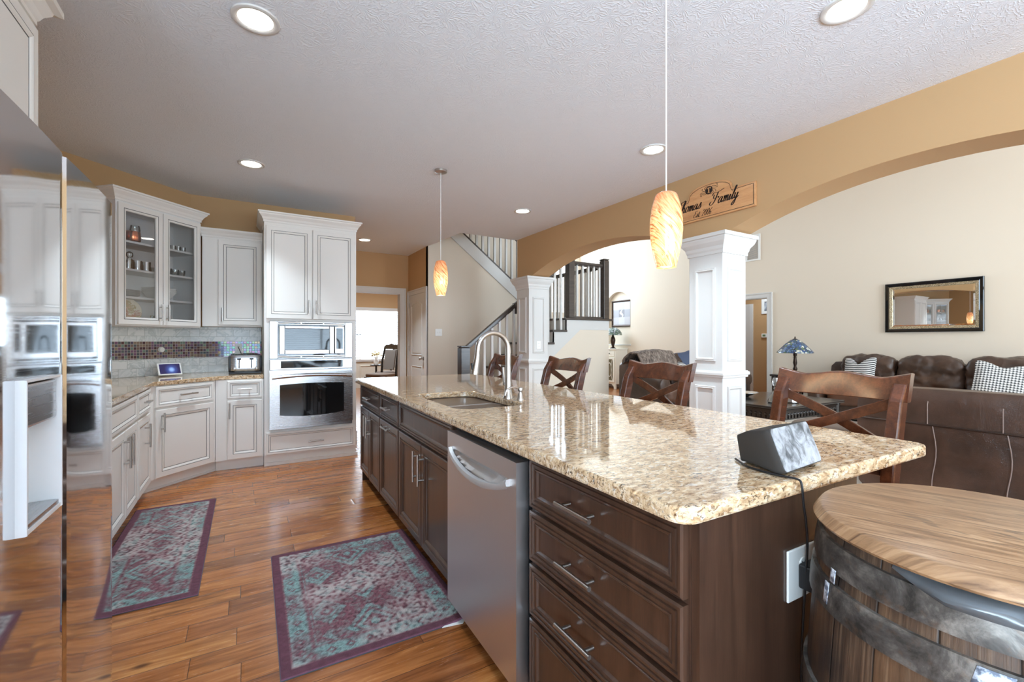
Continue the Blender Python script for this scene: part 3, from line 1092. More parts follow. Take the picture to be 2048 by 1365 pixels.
# ---- base on the back wall beside the oven
BY = 5.095
t = thing('base_cabinet', 'narrow white base cabinet below the toaster, beside the oven', 'cabinet', (-0.249, BY, 0), 0)
base_body(t, 0.40, 0.66)
front(t, 'drawer', 0.094, 0.386, 0.695, 0.865, W_DRAW, CABM, (0.239, 0.785, 0.12, False))
front(t, 'door', 0.094, 0.386, 0.11, 0.675, W_DOOR, CABM, (0.114, 0.58, 0.15, True))

# ---- tall oven cabinet
t = thing('oven_cabinet', 'tall white cabinet holding the microwave and wall oven', 'cabinet', (0.155, BY - 0.02, 0), 0)
OW = 0.88
mb = MB().box(0, 0.045, 0, 0.68, 0.10, 2.44).box(OW - 0.045, OW, 0, 0.68, 0.10, 2.44).box(0.045, OW - 0.045, 0, 0.68, 1.45, 2.44)
mb.box(0.045, OW - 0.045, 0, 0.68, 0.10, 0.355).box(0.045, OW - 0.045, 0.60, 0.68, 0.355, 1.45)
part('body', mb, 'cab', t)
part('toe_kick', MB().box(0, OW, 0.03, 0.66, 0, 0.10).box(0, OW + 0.02, 0.01, 0.03, 0, 0.03), 'cab', t)
front(t, 'door', 0.015, 0.437, 1.475, 2.405, W_DOOR, CABM, (0.405, 1.60, 0.14, True))
front(t, 'door', 0.443, OW - 0.015, 1.475, 2.405, W_DOOR, CABM, (0.475, 1.60, 0.14, True))
front(t, 'drawer', 0.015, OW - 0.015, 0.115, 0.335, W_DRAW, CABM, (0.47, 0.215, 0.15, False))
part('crown', crown(MB(), 0, OW, 2.44, 0.68), 'cab', t)

# ---- upper cabinet on the back wall
UY = 5.48
t = thing('wall_cabinet', 'white single-door wall cabinet between the glass cabinet and the oven tower', 'cabinet', (-0.38, UY, 0), 0)
part('body', MB().box(0, 0.53, 0, 0.305, 1.40, 2.33), 'cab', t)
front(t, 'door', 0.135, 0.52, 1.415, 2.29, W_DOOR, CABM, (0.172, 1.52, 0.14, True))
part('crown', crown(MB(), 0, 0.53, 2.31, 0.30, True, False, 0.085, 0.045), 'cab', t)

# ---- glass-door corner cabinet
gl = thing('glass_cabinet', 'white diagonal corner wall cabinet with two glass doors and dishes inside', 'cabinet', (-0.932, 4.868, 0), D45)
GW, GD, Z0, Z1 = 0.765, 0.335, 1.38, 2.43
mb = MB()
mb.box(0, 0.02, 0, GD, Z0, Z1).box(GW - 0.02, GW, 0, GD, Z0, Z1).box(0.02, GW - 0.02, 0, GD, Z0, Z0 + 0.03).box(0.02, GW - 0.02, 0, GD, Z1 - 0.03, Z1).box(0.02, GW - 0.02, GD - 0.015, GD, Z0 + 0.03, Z1 - 0.03)
mb.box(0.372, 0.394, 0.0, 0.02, Z0 + 0.03, Z1 - 0.03)
part('body', mb, 'cab_in', gl)
SHZ = [1.635, 1.875, 2.115]
for z in SHZ:
    part('shelf', MB().box(0.02, GW - 0.02, 0.03, GD - 0.015, z - 0.018, z), 'cab_in', gl)
for x0, x1, hx in ((0.012, 0.380, 0.350), (0.386, GW - 0.012, 0.414)):
    d = 0.062
    a, b = Z0 + 0.012, Z1 - 0.018
    mb = MB()
    o = 0
    rings_ = [(0.0, 0.0), (0.0, -0.019), (0.003, -0.021), (0.040, -0.021), (0.042, -0.018), (0.045, -0.018), (0.046, -0.022), (0.056, -0.019), (d, -0.012), (d, 0.0)]
    for k, (ins, dy) in enumerate(rings_):
        mb.v += [(x0 + ins, dy, a + ins), (x1 - ins, dy, a + ins), (x1 - ins, dy, b - ins), (x0 + ins, dy, b - ins)]
        if k:
            for i in range(4):
                q = 4 * (k - 1)
                mb.f.append((q + i, q + (i + 1) % 4, q + 4 + (i + 1) % 4, q + 4 + i))
                mb.fm.append(1 if k in (4, 5) else 0)
    q = 4 * (len(rings_) - 1)
    for i in range(4):
        mb.f.append((q + i, q + (i + 1) % 4, (i + 1) % 4, i))
        mb.fm.append(0)
    o = part('door', mb, CABM, gl)
    part('pane', MB().box(x0 + d - 0.004, x1 - d + 0.004, -0.010, -0.007, a + d - 0.004, b - d + 0.004), 'pane', o)
    bar_handle(o, hx, 1.505, 0.15, True, y=-0.021)
part('crown', crown(MB(), 0, GW, Z1, GD), 'cab', gl)

# ---- cabinet over the refrigerator
t = thing('wall_cabinet', 'white cabinet above the refrigerator', 'cabinet', (-0.72, 1.42, 0), PI / 2)
part('body', MB().box(0, 1.06, 0, 0.59, 1.86, 2.50), 'cab', t)
front(t, 'door', 0.02, 0.525, 1.88, 2.47, W_DOOR, CABM, (0.49, 1.98, 0.14, True))
front(t, 'door', 0.535, 1.04, 1.88, 2.47, W_DOOR, CABM, (0.57, 1.98, 0.14, True))
part('crown', crown(MB(), 0, 1.06, 2.50, 0.59, True, True, 0.11, 0.07), 'cab', t)

# ---- countertop of the wall run
pl = [(-1.315, 2.42), (-0.655, 2.42), (-0.655, 4.655), (-0.217, 5.09), (0.152, 5.09), (0.152, 5.785), (-0.497, 5.785), (-1.315, 4.967)]
cw = part('countertop', MB().prism(pl, 0.877, 0.914), 'granite', bevel=0.006, loc=(0, 0, 0))
solo(cw, 'speckled beige granite countertop along the white wall cabinets', 'countertop')

# ---- backsplash
def splash(name, L, loc, rz, label):
    mb = MB()
    for a, b, m in ((0.914, 1.0767, 0), (1.0767, 1.2444, 1), (1.2444, 1.40, 0)):
        mb.box(0, L, -0.008 - (0.001 if m else 0), 0, a, b, m)
    return struct(name, mb, ['marble', 'mosaic'], label, loc=loc, rz=rz)


splash('wall_backsplash', 1.158, (-1.3185, 4.9715, 0), D45, 'marble tile backsplash with an iridescent mosaic band, corner wall')
splash('wall_backsplash', 0.65, (-0.50, 5.79, 0), 0, 'marble tile backsplash with an iridescent mosaic band, beside the oven')
splash('wall_backsplash', 2.55, (-1.32, 2.42, 0), PI / 2, 'marble tile backsplash behind the cooktop')
for nm in ('outlet',):
    pass

# ---- cooktop
t = thing('cooktop', 'black gas cooktop on the granite beside the refrigerator', 'cooktop', (-0.985, 3.27, 0.914), PI / 2)
part('tray', MB().box(-0.38, 0.38, -0.26, 0.26, 0, 0.012), 'steel', t, bevel=0.004)
for x in (-0.19, 0.19):
    mb = MB()
    for y in (-0.22, 0.0, 0.22):
        mb.box(x - 0.17, x + 0.17, y - 0.007, y + 0.007, 0.035, 0.05)
    for dx in (-0.163, 0.0, 0.163):
        mb.box(x + dx - 0.007, x + dx + 0.007, -0.227, 0.227, 0.0351, 0.0501)
    for dx in (-0.163, 0.163):
        for y in (-0.22, 0.22):
            mb.box(x + dx - 0.008, x + dx + 0.008, y - 0.008, y + 0.008, 0.012, 0.04)
    part('grate', mb, 'black', t)
    for y in (-0.11, 0.11):
        part('burner', MB().lathe([(0.045, 0.012), (0.045, 0.022), (0.03, 0.03), (0, 0.03)], (x, y, 0), 16), 'black', t, True)

# ------------------------------------------------------------------ appliances
# microwave
mw = thing('microwave', 'built-in stainless microwave with black window above the oven', 'microwave', (0.20, BY - 0.02, 0), 0)
w = 0.79
mb = MB()
for a, b, c, d in ((0, 0.075, 1.072, 1.448), (w - 0.075, w, 1.072, 1.448), (0.075, w - 0.075, 1.072, 1.105), (0.075, w - 0.075, 1.415, 1.448)):
    mb.box(a, b, -0.022, 0.02, c, d)
part('trim_kit', mb, 'steel', mw, bevel=0.004)
for z in (1.088, 1.432):
    for k in range(3):
        a = 0.08 + k * 0.213
        part('vent_slot', MB().box(a, a + 0.203, -0.0235, -0.02, z - 0.005, z + 0.005), 'dark_gap', mw)
part('cavity', MB().box(0.075, w - 0.075, -0.012, 0.45, 1.105, 1.415), 'glass_black', mw)
mb = MB()
x0, x1 = 0.085, 0.605
for a, b, c, d in ((x0, x0 + 0.05, 1.115, 1.405), (x1 - 0.05, x1, 1.115, 1.405), (x0 + 0.05, x1 - 0.05, 1.115, 1.162), (x0 + 0.05, x1 - 0.05, 1.375, 1.405)):
    mb.box(a, b, -0.042, -0.012, c, d)
dr = part('door', mb, 'steel', mw, bevel=0.006)
part('window', MB().box(x0 + 0.045, x1 - 0.045, -0.038, -0.014, 1.158, 1.379), 'glass_black', dr)
part('control_panel', MB().box(0.609, w - 0.085, -0.042, -0.012, 1.115, 1.405), 'steel', mw, bevel=0.005)
part('keypad', MB().box(0.624, w - 0.10, -0.0435, -0.04, 1.165, 1.385), 'glass_black', mw)
part('open_button', MB().box(0.624, w - 0.10, -0.045, -0.041, 1.124, 1.152), 'steel', mw, bevel=0.003)

# wall oven
ov = thing('oven', 'stainless wall oven with a curved bar handle and large black window', 'oven', (0.20, BY - 0.02, 0), 0)
part('chassis', MB().box(0, w, -0.012, 0.55, 0.36, 1.068), 'steel', ov)
part('control_panel', MB().box(0, w, -0.035, -0.012, 0.955, 1.066), 'steel', ov, bevel=0.006)
part('display', MB().box(0.10, w - 0.10, -0.037, -0.034, 0.975, 1.048), 'glass_black', ov, bevel=0.002)
pts = []
nx = 17
mb = MB()
# door slab, gently bowed in plan
for k in range(nx):
    u = k / (nx - 1)
    x = u * w
    bow = -0.045 - 0.012 * (1 - (2 * u - 1) ** 2)
    pts.append((x, bow))
zs = [0.40, 0.93]
pl = [(p[0], p[1]) for p in pts] + [(w, -0.012), (0, -0.012)]
mb.prism(pl, 0.395, 0.935)
dr = part('door', mb, 'steel', ov)
mb = MB()
wp = [(0.09 + (w - 0.18) * k / 14) for k in range(15)]
bowf = lambda x: -0.045 - 0.012 * (1 - (2 * x / w - 1) ** 2)
low = lambda x: 0.505 - 0.022 * (1 - ((2 * x - w) / (w - 0.18)) ** 2)
top = lambda x: 0.808 + 0.012 * (1 - ((2 * x - w) / (w - 0.18)) ** 2)
v = [(x, bowf(x) - 0.003, low(x)) for x in wp] + [(x, bowf(x) - 0.003, top(x)) for x in wp] + [(x, bowf(x) + 0.01, low(x)) for x in wp] + [(x, bowf(x) + 0.01, top(x)) for x in wp]
n = 15
f = []
for i in range(n - 1):
    f += [(i, i + 1, n + i + 1, n + i), (i, 2 * n + i, 2 * n + i + 1, i + 1), (n + i, n + i + 1, 3 * n + i + 1, 3 * n + i)]
f += [(0, n, 3 * n, 2 * n), (n - 1, 3 * n - 1, 4 * n - 1, 2 * n - 1)]
mb.add(v, f)
part('window', mb, 'glass_black', dr)
mb = MB()
hp = [(0.02 + (w - 0.04) * k / 16, bowf(w * k / 16) - 0.042 - 0.006 * math.sin(PI * k / 16), 0.905 - 0.022 * abs(2 * k / 16 - 1) ** 2 + 0.0) for k in range(17)]
mb.tube(hp, 0.017, 12)
for x in (0.04, w - 0.04):
    mb.box(x - 0.018, x + 0.018, -0.085, -0.04, 0.868, 0.90)
part('handle', mb, 'steel', dr, True)
mb = MB().box(0, w, -0.02, -0.012, 0.36, 0.392)
part('vent_trim', mb, 'steel', ov)
part('badge', MB().box(w / 2 - 0.018, w / 2 + 0.018, bowf(w / 2) - 0.0025, bowf(w / 2), 0.435, 0.47), 'nickel', dr)

# refrigerator (faces +X)
fr = thing('refrigerator', 'stainless side-by-side refrigerator with ice and water dispenser', 'refrigerator', (-0.395, 1.125, 0), PI / 2)
FW = 0.91
part('body', MB().box(0, FW, 0.055, 0.80, 0.02, 1.70), flat('grey_fridge_side', srgb(150, 150, 152), 0.4), fr)
def fridge_door(x0, x1, holes=None, cham=0.0):
    n = 22
    zs = [0.06, 1.72]
    xs = [x0] + ([x0 + (x1 - x0) * 0.0225] if cham else []) + [x0 + (x1 - x0) * i / n for i in range(1, n + 1)]
    def yf(x):
        u = 2 * (x - x0) / (x1 - x0) - 1
        return -0.0035 * (1 - u * u) + 0.003 * abs(u) ** 60 + cham * max(0.0, (-u - 0.955) / 0.045)
    mb = MB()
    if holes:
        hx0, hx1, hz0, hz1 = holes
        xs = sorted(set([x for x in xs if abs(x - hx0) > 0.006 and abs(x - hx1) > 0.006] + [hx0, hx1]))
        zl = [0.06, hz0, hz1, 1.72]
    else:
        zl = [0.06, 1.72]
    m = len(xs)
    v = [(x, yf(x), z) for z in zl for x in xs]
    f = []
    for j in range(len(zl) - 1):
        for i in range(m - 1):
            if holes and j == 1 and xs[i] >= hx0 - 1e-6 and xs[i + 1] <= hx1 + 1e-6:
                continue
            f.append((j * m + i, j * m + i + 1, (j + 1) * m + i + 1, (j + 1) * m + i))
    mb.add(v, f)
    for z, s in ((0.06, 0), (1.72, 1)):
        q = [(x, yf(x), z) for x in xs] + [(x1, 0.05, z), (x0, 0.05, z)]
        mb.add(q, [tuple(range(len(q)))])
    mb.add([(x0, yf(x0), 0.06), (x0, 0.05, 0.06), (x0, 0.05, 1.72), (x0, yf(x0), 1.72), (x1, yf(x1), 0.06), (x1, 0.05, 0.06), (x1, 0.05, 1.72), (x1, yf(x1), 1.72)], [(0, 1, 2, 3), (4, 5, 6, 7)])
    return mb, yf
hx0, hx1, hz0, hz1 = 0.135, 0.335, 0.86, 1.17
mb, yf = fridge_door(0.0, 0.424, (hx0, hx1, hz0, hz1))
dl = part('door', mb, 'steel_fridge', fr, True)
mb = MB()
mb.box(hx0, hx1, 0.035, 0.04, hz0, hz1).box(hx0 - 0.001, hx0 + 0.004, -0.02, 0.04, hz0, hz1).box(hx1 - 0.004, hx1 + 0.001, -0.02, 0.04, hz0, hz1).box(hx0, hx1, -0.018, 0.04, hz1 - 0.004, hz1 + 0.001).box(hx0, hx1, -0.018, 0.04, hz0 - 0.001, hz0 + 0.008)
part('dispenser_recess', mb, flat('pale_grey_plastic', srgb(226, 226, 226), 0.4), dl)
part('dispenser_control', MB().box(hx0 + 0.006, hx1 - 0.006, -0.012, 0.03, hz1 - 0.10, hz1 - 0.008), 'steel', dl, bevel=0.006)
part('dispenser_paddle', MB().box(0.21, 0.26, 0.015, 0.03, hz1 - 0.19, hz1 - 0.10), 'black', dl, bevel=0.004)
part('drip_tray', MB().box(hx0 + 0.01, hx1 - 0.01, -0.016, 0.034, hz0 + 0.008, hz0 + 0.018), 'steel', dl)
mb, yf = fridge_door(0.431, FW, None, 0.010)
part('door', mb, 'steel_fridge', fr, True)
part('toe_grille', MB().box(0.01, FW - 0.01, 0.03, 0.06, 0.0, 0.05), 'black', fr)
for x in (0.06, FW - 0.06):
    part('hinge_cover', MB().box(x - 0.04, x + 0.04, 0.02, 0.12, 1.722, 1.738), 'black', fr, bevel=0.006)

# ------------------------------------------------------------------ island (turned about 1.5 degrees)
IA = R(-1.5)
IO = Vector((0.745, 0.585, 0))
IM = Matrix.Translation(IO) @ Matrix.Rotation(IA, 4, 'Z')
ip = lambda x, y, z=0.0: tuple(IM @ Vector((x, y, z)))
IRZ = IA - PI / 2
ISP = 'espresso'
FL = 0.058          # cabinet face plane in island x; fronts stand 20 mm proud


def island_unit(label, ya, yb, z0=0.10):
    """unit between island y = ya (near) and yb (far); local X runs from far to near"""
    t = thing('island_cabinet', label, 'cabinet', ip(FL, yb), IRZ)
    w = yb - ya
    part('body', MB().box(0, w, 0, 0.55, z0, 0.876), ISP, t)
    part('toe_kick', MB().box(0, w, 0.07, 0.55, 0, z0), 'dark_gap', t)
    return t, w


t, w = island_unit('dark island cabinet with four drawers at the barrel end', 0.032, 0.662)
for z0, z1, hz in ((0.705, 0.868, 0.785), (0.530, 0.692, 0.612), (0.352, 0.517, 0.436), (0.11, 0.339, 0.235)):
    front(t, 'drawer', 0.008, w - 0.006, z0, z1, I_DRAW, ISP, (w / 2 - 0.03, hz, 0.155, False))
t, w = island_unit('dark island sink cabinet with a false drawer front and two doors, beside the dishwasher', 1.325, 2.265)
front(t, 'false_front', 0.008, w - 0.008, 0.690, 0.868, I_DRAW, ISP)
front(t, 'door', 0.008, w / 2 - 0.003, 0.11, 0.675, I_DOOR, ISP, (w / 2 - 0.045, 0.55, 0.17, True))
front(t, 'door', w / 2 + 0.003, w - 0.008, 0.11, 0.675, I_DOOR, ISP, (w / 2 + 0.045, 0.55, 0.17, True))
t, w = island_unit('dark island cabinet with one pull-out door under one drawer', 2.268, 2.790)
front(t, 'drawer', 0.008, w - 0.008, 0.690, 0.868, I_DRAW, ISP, (w / 2, 0.78, 0.15, False))
front(t, 'door', 0.008, w - 0.008, 0.11, 0.675, I_DOOR, ISP, (w / 2, 0.645, 0.15, False))
t, w = island_unit('dark island cabinet with two doors at the dining room end', 2.793, 3.540)
front(t, 'drawer', 0.008, w - 0.008, 0.690, 0.868, I_DRAW, ISP, (w / 2, 0.78, 0.15, False))
front(t, 'door', 0.008, w / 2 - 0.003, 0.11, 0.675, I_DOOR, ISP, (w / 2 - 0.045, 0.55, 0.17, True))
front(t, 'door', w / 2 + 0.003, w - 0.008, 0.11, 0.675, I_DOOR, ISP, (w / 2 + 0.045, 0.55, 0.17, True))

# dishwasher
dw = thing('dishwasher', 'stainless dishwasher with an arched pocket handle in the island', 'dishwasher', ip(FL, 1.318), IRZ)
w = 0.65
part('tub', MB().box(0.008, w - 0.008, 0.0, 0.55, 0.09, 0.868), 'black', dw)
mb = MB()
n = 24
DZ0, DZ1 = 0.085, 0.845
hz_top, hz_mid = 0.772, 0.772
# door front with a carved crescent pocket: grid displaced inwards
NX, NZ = 60, 70
pts = []
for j in range(NZ + 1):
    z = DZ0 + (DZ1 - DZ0) * j / NZ
    for i in range(NX + 1):
        x = 0.012 + (w - 0.024) * i / NX
        u = (x - w / 2) / 0.255
        y = -0.052
        if abs(u) < 1:
            zt = 0.775
            zb = 0.775 - 0.052 * (1 - u * u) ** 0.8
            if zb < z < zt:
                k = (z - zb) / max(1e-4, zt - zb)
                y += 0.032 * math.sin(PI * min(1, k)) ** 0.7 * (1 - u * u) ** 0.5
        pts.append((x, y, z))
mb.grid(pts, NX + 1, NZ + 1)
x0, x1 = 0.012, w - 0.012
mb.add([(x0, -0.052, DZ0), (x0, -0.004, DZ0), (x0, -0.004, DZ1), (x0, -0.052, DZ1)], [(0, 1, 2, 3)])
mb.add([(x1, -0.052, DZ0), (x1, -0.004, DZ0), (x1, -0.004, DZ1), (x1, -0.052, DZ1)], [(0, 1, 2, 3)])
mb.add([(x0, -0.052, DZ1), (x1, -0.052, DZ1), (x1, -0.004, DZ1), (x0, -0.004, DZ1)], [(0, 1, 2, 3)])
mb.add([(x0, -0.052, DZ0), (x1, -0.052, DZ0), (x1, -0.004, DZ0), (x0, -0.004, DZ0)], [(0, 1, 2, 3)])
mb.add([(x0, -0.004, DZ0), (x1, -0.004, DZ0), (x1, -0.004, DZ1), (x0, -0.004, DZ1)], [(0, 1, 2, 3)])
dd = part('door', mb, 'steel_dw', dw, True)
mb = MB()
hp = []
for k in range(25):
    u = -1 + 2 * k / 24
    hp.append((w / 2 + u * 0.268, -0.066 - 0.012 * (1 - u * u), 0.768 - 0.056 * (1 - u * u) ** 0.75))
m0 = []
for x, y, z in hp:
    m0 += [(x, y + 0.016, z + 0.013), (x, y, z + 0.011), (x, y - 0.003, z), (x, y, z - 0.011), (x, y + 0.016, z - 0.013)]
mb.grid(m0, 5, 25)
mb.add(m0[:5], [(0, 1, 2, 3, 4)])
mb.add(m0[-5:], [(4, 3, 2, 1, 0)])
part('handle', mb, flat('satin_handle_metal', (0.66, 0.66, 0.66, 1), 0.48, 0.8), dd, True)
part('toe_panel', MB().box(0.01, w - 0.01, 0.02, 0.05, 0.0, 0.085), 'black', dw)
part('top_strip', MB().box(0.012, w - 0.012, -0.006, 0.0, 0.846, 0.868), 'black', dw)

# end, back and far panels of the island
t = thing('island_cladding', 'dark plain end and back panelling of the island', 'panel', ip(0, 0), IA)
part('end_panel', MB().box(0.078, 0.60, 0.014, 0.031, 0.0, 0.876), ISP, t)
part('corner_post', MB().box(0.060, 0.078, 0.012, 0.031, 0.0, 0.876), ISP, t)
part('end_panel', MB().box(0.601, 0.72, 0.014, 0.031, 0.0, 0.876), ISP, t)
part('back_panel', MB().box(0.66, 0.72, 0.033, 3.54, 0.0, 0.876), ISP, t)
part('far_panel', MB().box(0.060, 0.72, 3.541, 3.56, 0.0, 0.876), ISP, t)
plate('outlet', 'white outlet on the dark island end panel, a black plug in it', 'outlet', ip(0.437, 0.014, 0.68), IA, 'outlet', 0.125, 0.125)

# countertop with a rounded sink opening
def rrect(x0, x1, y0, y1, r, n=8):
    out = []
    for cx, cy, a in ((x1 - r, y0 + r, -PI / 2), (x1 - r, y1 - r, 0), (x0 + r, y1 - r, PI / 2), (x0 + r, y0 + r, PI)):
        for k in range(n + 1):
            out.append((cx + r * math.cos(a + PI / 2 * k / n), cy + r * math.sin(a + PI / 2 * k / n)))
    return out


def top_with_hole(outer, inner, z0, z1):
    bm = bmesh.new()
    lo_, li = [], []
    es = []
    for loop in (outer, inner):
        vs = [bm.verts.new((p[0], p[1], z1)) for p in loop]
        for a, b in zip(vs, vs[1:] + vs[:1]):
            es.append(bm.edges.new((a, b)))
    r = bmesh.ops.triangle_fill(bm, use_beauty=True, use_dissolve=True, edges=es)
    ex = bmesh.ops.extrude_face_region(bm, geom=bm.faces[:])
    for g in ex['geom']:
        if isinstance(g, bmesh.types.BMVert):
            g.co.z = z0
    bmesh.ops.recalc_face_normals(bm, faces=bm.faces)
    mb = MB()
    bm.verts.index_update()
    mb.v = [tuple(v.co) for v in bm.verts]
    mb.f = [tuple(v.index for v in f.verts) for f in bm.faces]
    mb.fm = [0] * len(mb.f)
    bm.free()
    return mb


IW, IL = 1.175, 3.60
SX0, SX1, SY0, SY1 = 0.112, 0.500, 1.42, 2.165
mb = top_with_hole(rrect(0, IW, 0, IL, 0.045), rrect(SX0, SX1, SY0, SY1, 0.09), 0.877, 0.914)
it = part('countertop', mb, 'granite', bevel=0.007, loc=tuple(IO), rz=IA)
solo(it, 'large speckled beige granite island top with a sink cut into it', 'countertop')

# sink: two bowls
sk = thing('sink', 'undermount stainless double-bowl sink in the island', 'sink', ip(0, 0, 0), IA)
for a, b in ((SY0 - 0.01, 1.785), (1.80, SY1 + 0.01)):
    mb = MB()
    rows = []
    for ins, z in ((0.0, 0.8765), (0.004, 0.85), (0.010, 0.74), (0.03, 0.715), (0.07, 0.708)):
        rows.append([(p[0], p[1], z) for p in rrect(SX0 - 0.012 + ins, SX1 + 0.012 - ins, a + ins, b - ins, 0.085 - ins * 0.4)])
    n = len(rows[0])
    mb.grid([p for r_ in rows for p in r_], n, len(rows), wrap=True)
    mb.add(rows[-1], [tuple(range(n))])
    bo = part('bowl', mb, 'sink', sk, True)
    mm = bo.modifiers.new('wall', 'SOLIDIFY')
    mm.thickness = 0.002
    mm.offset = 1
    part('drain', MB().lathe([(0.042, 0.7085), (0.042, 0.712), (0.03, 0.7125), (0.0, 0.709)], ((SX0 + SX1) / 2 + 0.06, (a + b) / 2, 0), 18), 'chrome', bo, True)
part('divider', MB().box(SX0 - 0.005, SX1 + 0.005, 1.780, 1.805, 0.80, 0.871), 'sink', sk, bevel=0.006)

# faucet
fc = thing('faucet', 'brushed nickel gooseneck pull-down faucet behind the sink', 'faucet', ip(0.536, 1.70, 0.914), IA)
part('base', MB().lathe([(0.031, 0), (0.031, 0.006), (0.026, 0.014), (0.022, 0.05), (0.0195, 0.12), (0.0175, 0.19)], (0, 0, 0), 20), 'nickel', fc, True)
pth = [(0, 0, 0.18), (0, 0, 0.24), (0, 0, 0.285)]
rad = 0.098
for k in range(1, 15):
    a = PI * k / 15 * 1.07
    pth.append((-rad + rad * math.cos(a), 0, 0.285 + rad * math.sin(a)))
pth.append((-0.203, 0, 0.225))
part('spout', MB().tube(pth, [0.0165] * 3 + [0.0145] * (len(pth) - 3), 16), 'nickel', fc, True)
sh = part('spray_head', MB().tube([(-0.1975, 0, 0.262), (-0.203, 0, 0.225), (-0.213, 0, 0.158), (-0.215, 0, 0.146)], [0.0155, 0.017, 0.0245, 0.0235], 18), 'nickel', fc, True)
part('spray_button', MB().obox((-0.232, 0, 0.19), (0.004, 0.008, 0.022), Matrix.Rotation(R(-9), 3, 'Y')), 'black', sh, bevel=0.003)
mb = MB().tube([(0, 0.016, 0.075), (0, 0.045, 0.08)], 0.013, 14)
mb.tube([(0, 0.038, 0.078), (0.0, 0.052, 0.10), (0.0, 0.060, 0.15), (0.0, 0.062, 0.178)], [0.010, 0.0095, 0.008, 0.0085], 12)
part('lever', mb, 'nickel', fc, True)
# soap dispenser
sd = thing('soap_dispenser', 'brushed nickel soap dispenser pump in front of the faucet', 'soap dispenser', ip(0.560, 1.600, 0.914), IA)
part('base', MB().lathe([(0.023, 0), (0.023, 0.005), (0.017, 0.012), (0.014, 0.03), (0.012, 0.04)], (0, 0, 0), 18), 'nickel', sd, True)
part('pump_head', MB().lathe([(0.009, 0.038), (0.009, 0.046), (0.015, 0.050), (0.018, 0.066), (0.016, 0.07), (0, 0.071)], (0, 0, 0), 18), 'nickel', sd, True)
part('nozzle', MB().tube(catmull([(0, 0, 0.058), (-0.04, 0.0, 0.074), (-0.085, 0.0, 0.062), (-0.10, 0.0, 0.03)], 6), 0.006, 10), 'nickel', sd, True)
# ------------------------------------------------------------------ ceiling lights and pendants
LITE = [(0.04, 2.48, 'lit recessed ceiling light nearest the refrigerator, at the top edge of the photo'),
        (2.40, 0.99, 'lit recessed ceiling light above the near archway, top right of the photo'),
        (0.04, 4.52, 'lit recessed ceiling light in front of the glass-door cabinet'),
        (2.83, 2.52, 'lit recessed ceiling light just left of the nearest pendant cord'),
        (2.83, 4.51, 'lit recessed ceiling light near the far arch'),
        (1.56, 7.03, 'lit recessed ceiling light in the hall before the dining room')]
for i, (x, y, lb) in enumerate(LITE):
    t = thing('recessed_light', lb, 'ceiling light', (x, y, CH), 0, 'recessed ceiling lights')
    part('trim_ring', MB().lathe([(0.105, 0.0), (0.104, -0.007), (0.096, -0.010), (0.080, -0.007), (0.074, -0.002)], (0, 0, 0), 32), 'white_wall', t, True)
    part('diffuser', MB().lathe([(0.0, -0.0035), (0.076, -0.0035), (0.076, -0.001), (0.0, -0.001)], (0, 0, 0), 28), 'lamp', t, True)
    area('recessed_light_beam', (x, y, CH - 0.03), (0, 0, 0), 0.13, 0.13, (3.5, 3.5, 4.5, 7, 7, 7)[i], (0.74, 0.88, 1.0), 'DISK', R(85))


def pendant(label, x, y, drop):
    """drop: ceiling to the top of the shade"""
    t = thing('pendant_light', label, 'pendant light', (x, y, CH), 0, 'art glass pendants above the island')
    part('canopy', MB().lathe([(0.0, -0.028), (0.035, -0.027), (0.056, -0.018), (0.058, 0.0)], (0, 0, 0), 28), 'nickel', t, True)
    part('cord', MB().cyl((0, 0, -0.02), (0, 0, -drop - 0.005), 0.0028, 8), 'outlet', t, True)
    prof = [(0.040, 0.0), (0.052, 0.05), (0.062, 0.10), (0.067, 0.155), (0.066, 0.20), (0.060, 0.25), (0.048, 0.295), (0.042, 0.308), (0.030, 0.315), (0.008, 0.316)]
    sh = part('shade', MB().lathe(prof[:-1] + [(0.008, 0.316), (0.006, 0.311), (0.029, 0.310), (0.046, 0.29), (0.057, 0.25), (0.063, 0.20), (0.064, 0.155), (0.059, 0.10), (0.049, 0.05), (0.0385, 0.002)], (0, 0, 0), 36), 'pendant', t, True, loc=(0, 0, -drop - 0.316))
    me = sh.data
    part('bulb', MB().lathe([(0.0, 0.085), (0.02, 0.09), (0.027, 0.11), (0.022, 0.135), (0.013, 0.16), (0.013, 0.20), (0, 0.2)], (0, 0, 0), 14), 'bulb', sh, True)
    part('socket', MB().cyl((0, 0, 0.2), (0, 0, 0.31), 0.016, 12), 'nickel', sh, True)
    l = bpy.data.lights.new('pendant_glow', 'POINT')
    l.energy = 0.5
    l.color = (1, 0.78, 0.5)
    l.shadow_soft_size = 0.04
    o = bpy.data.objects.new('pendant_glow', l)
    o.location = (x, y, CH - drop - 0.34)
    COL.objects.link(o)


pendant('swirled amber glass pendant hanging in front of the square column, the larger in view', 1.52, 1.285, 0.925)
pendant('swirled amber glass pendant hanging before the hall, the farther one', 1.52, 3.82, 0.82)

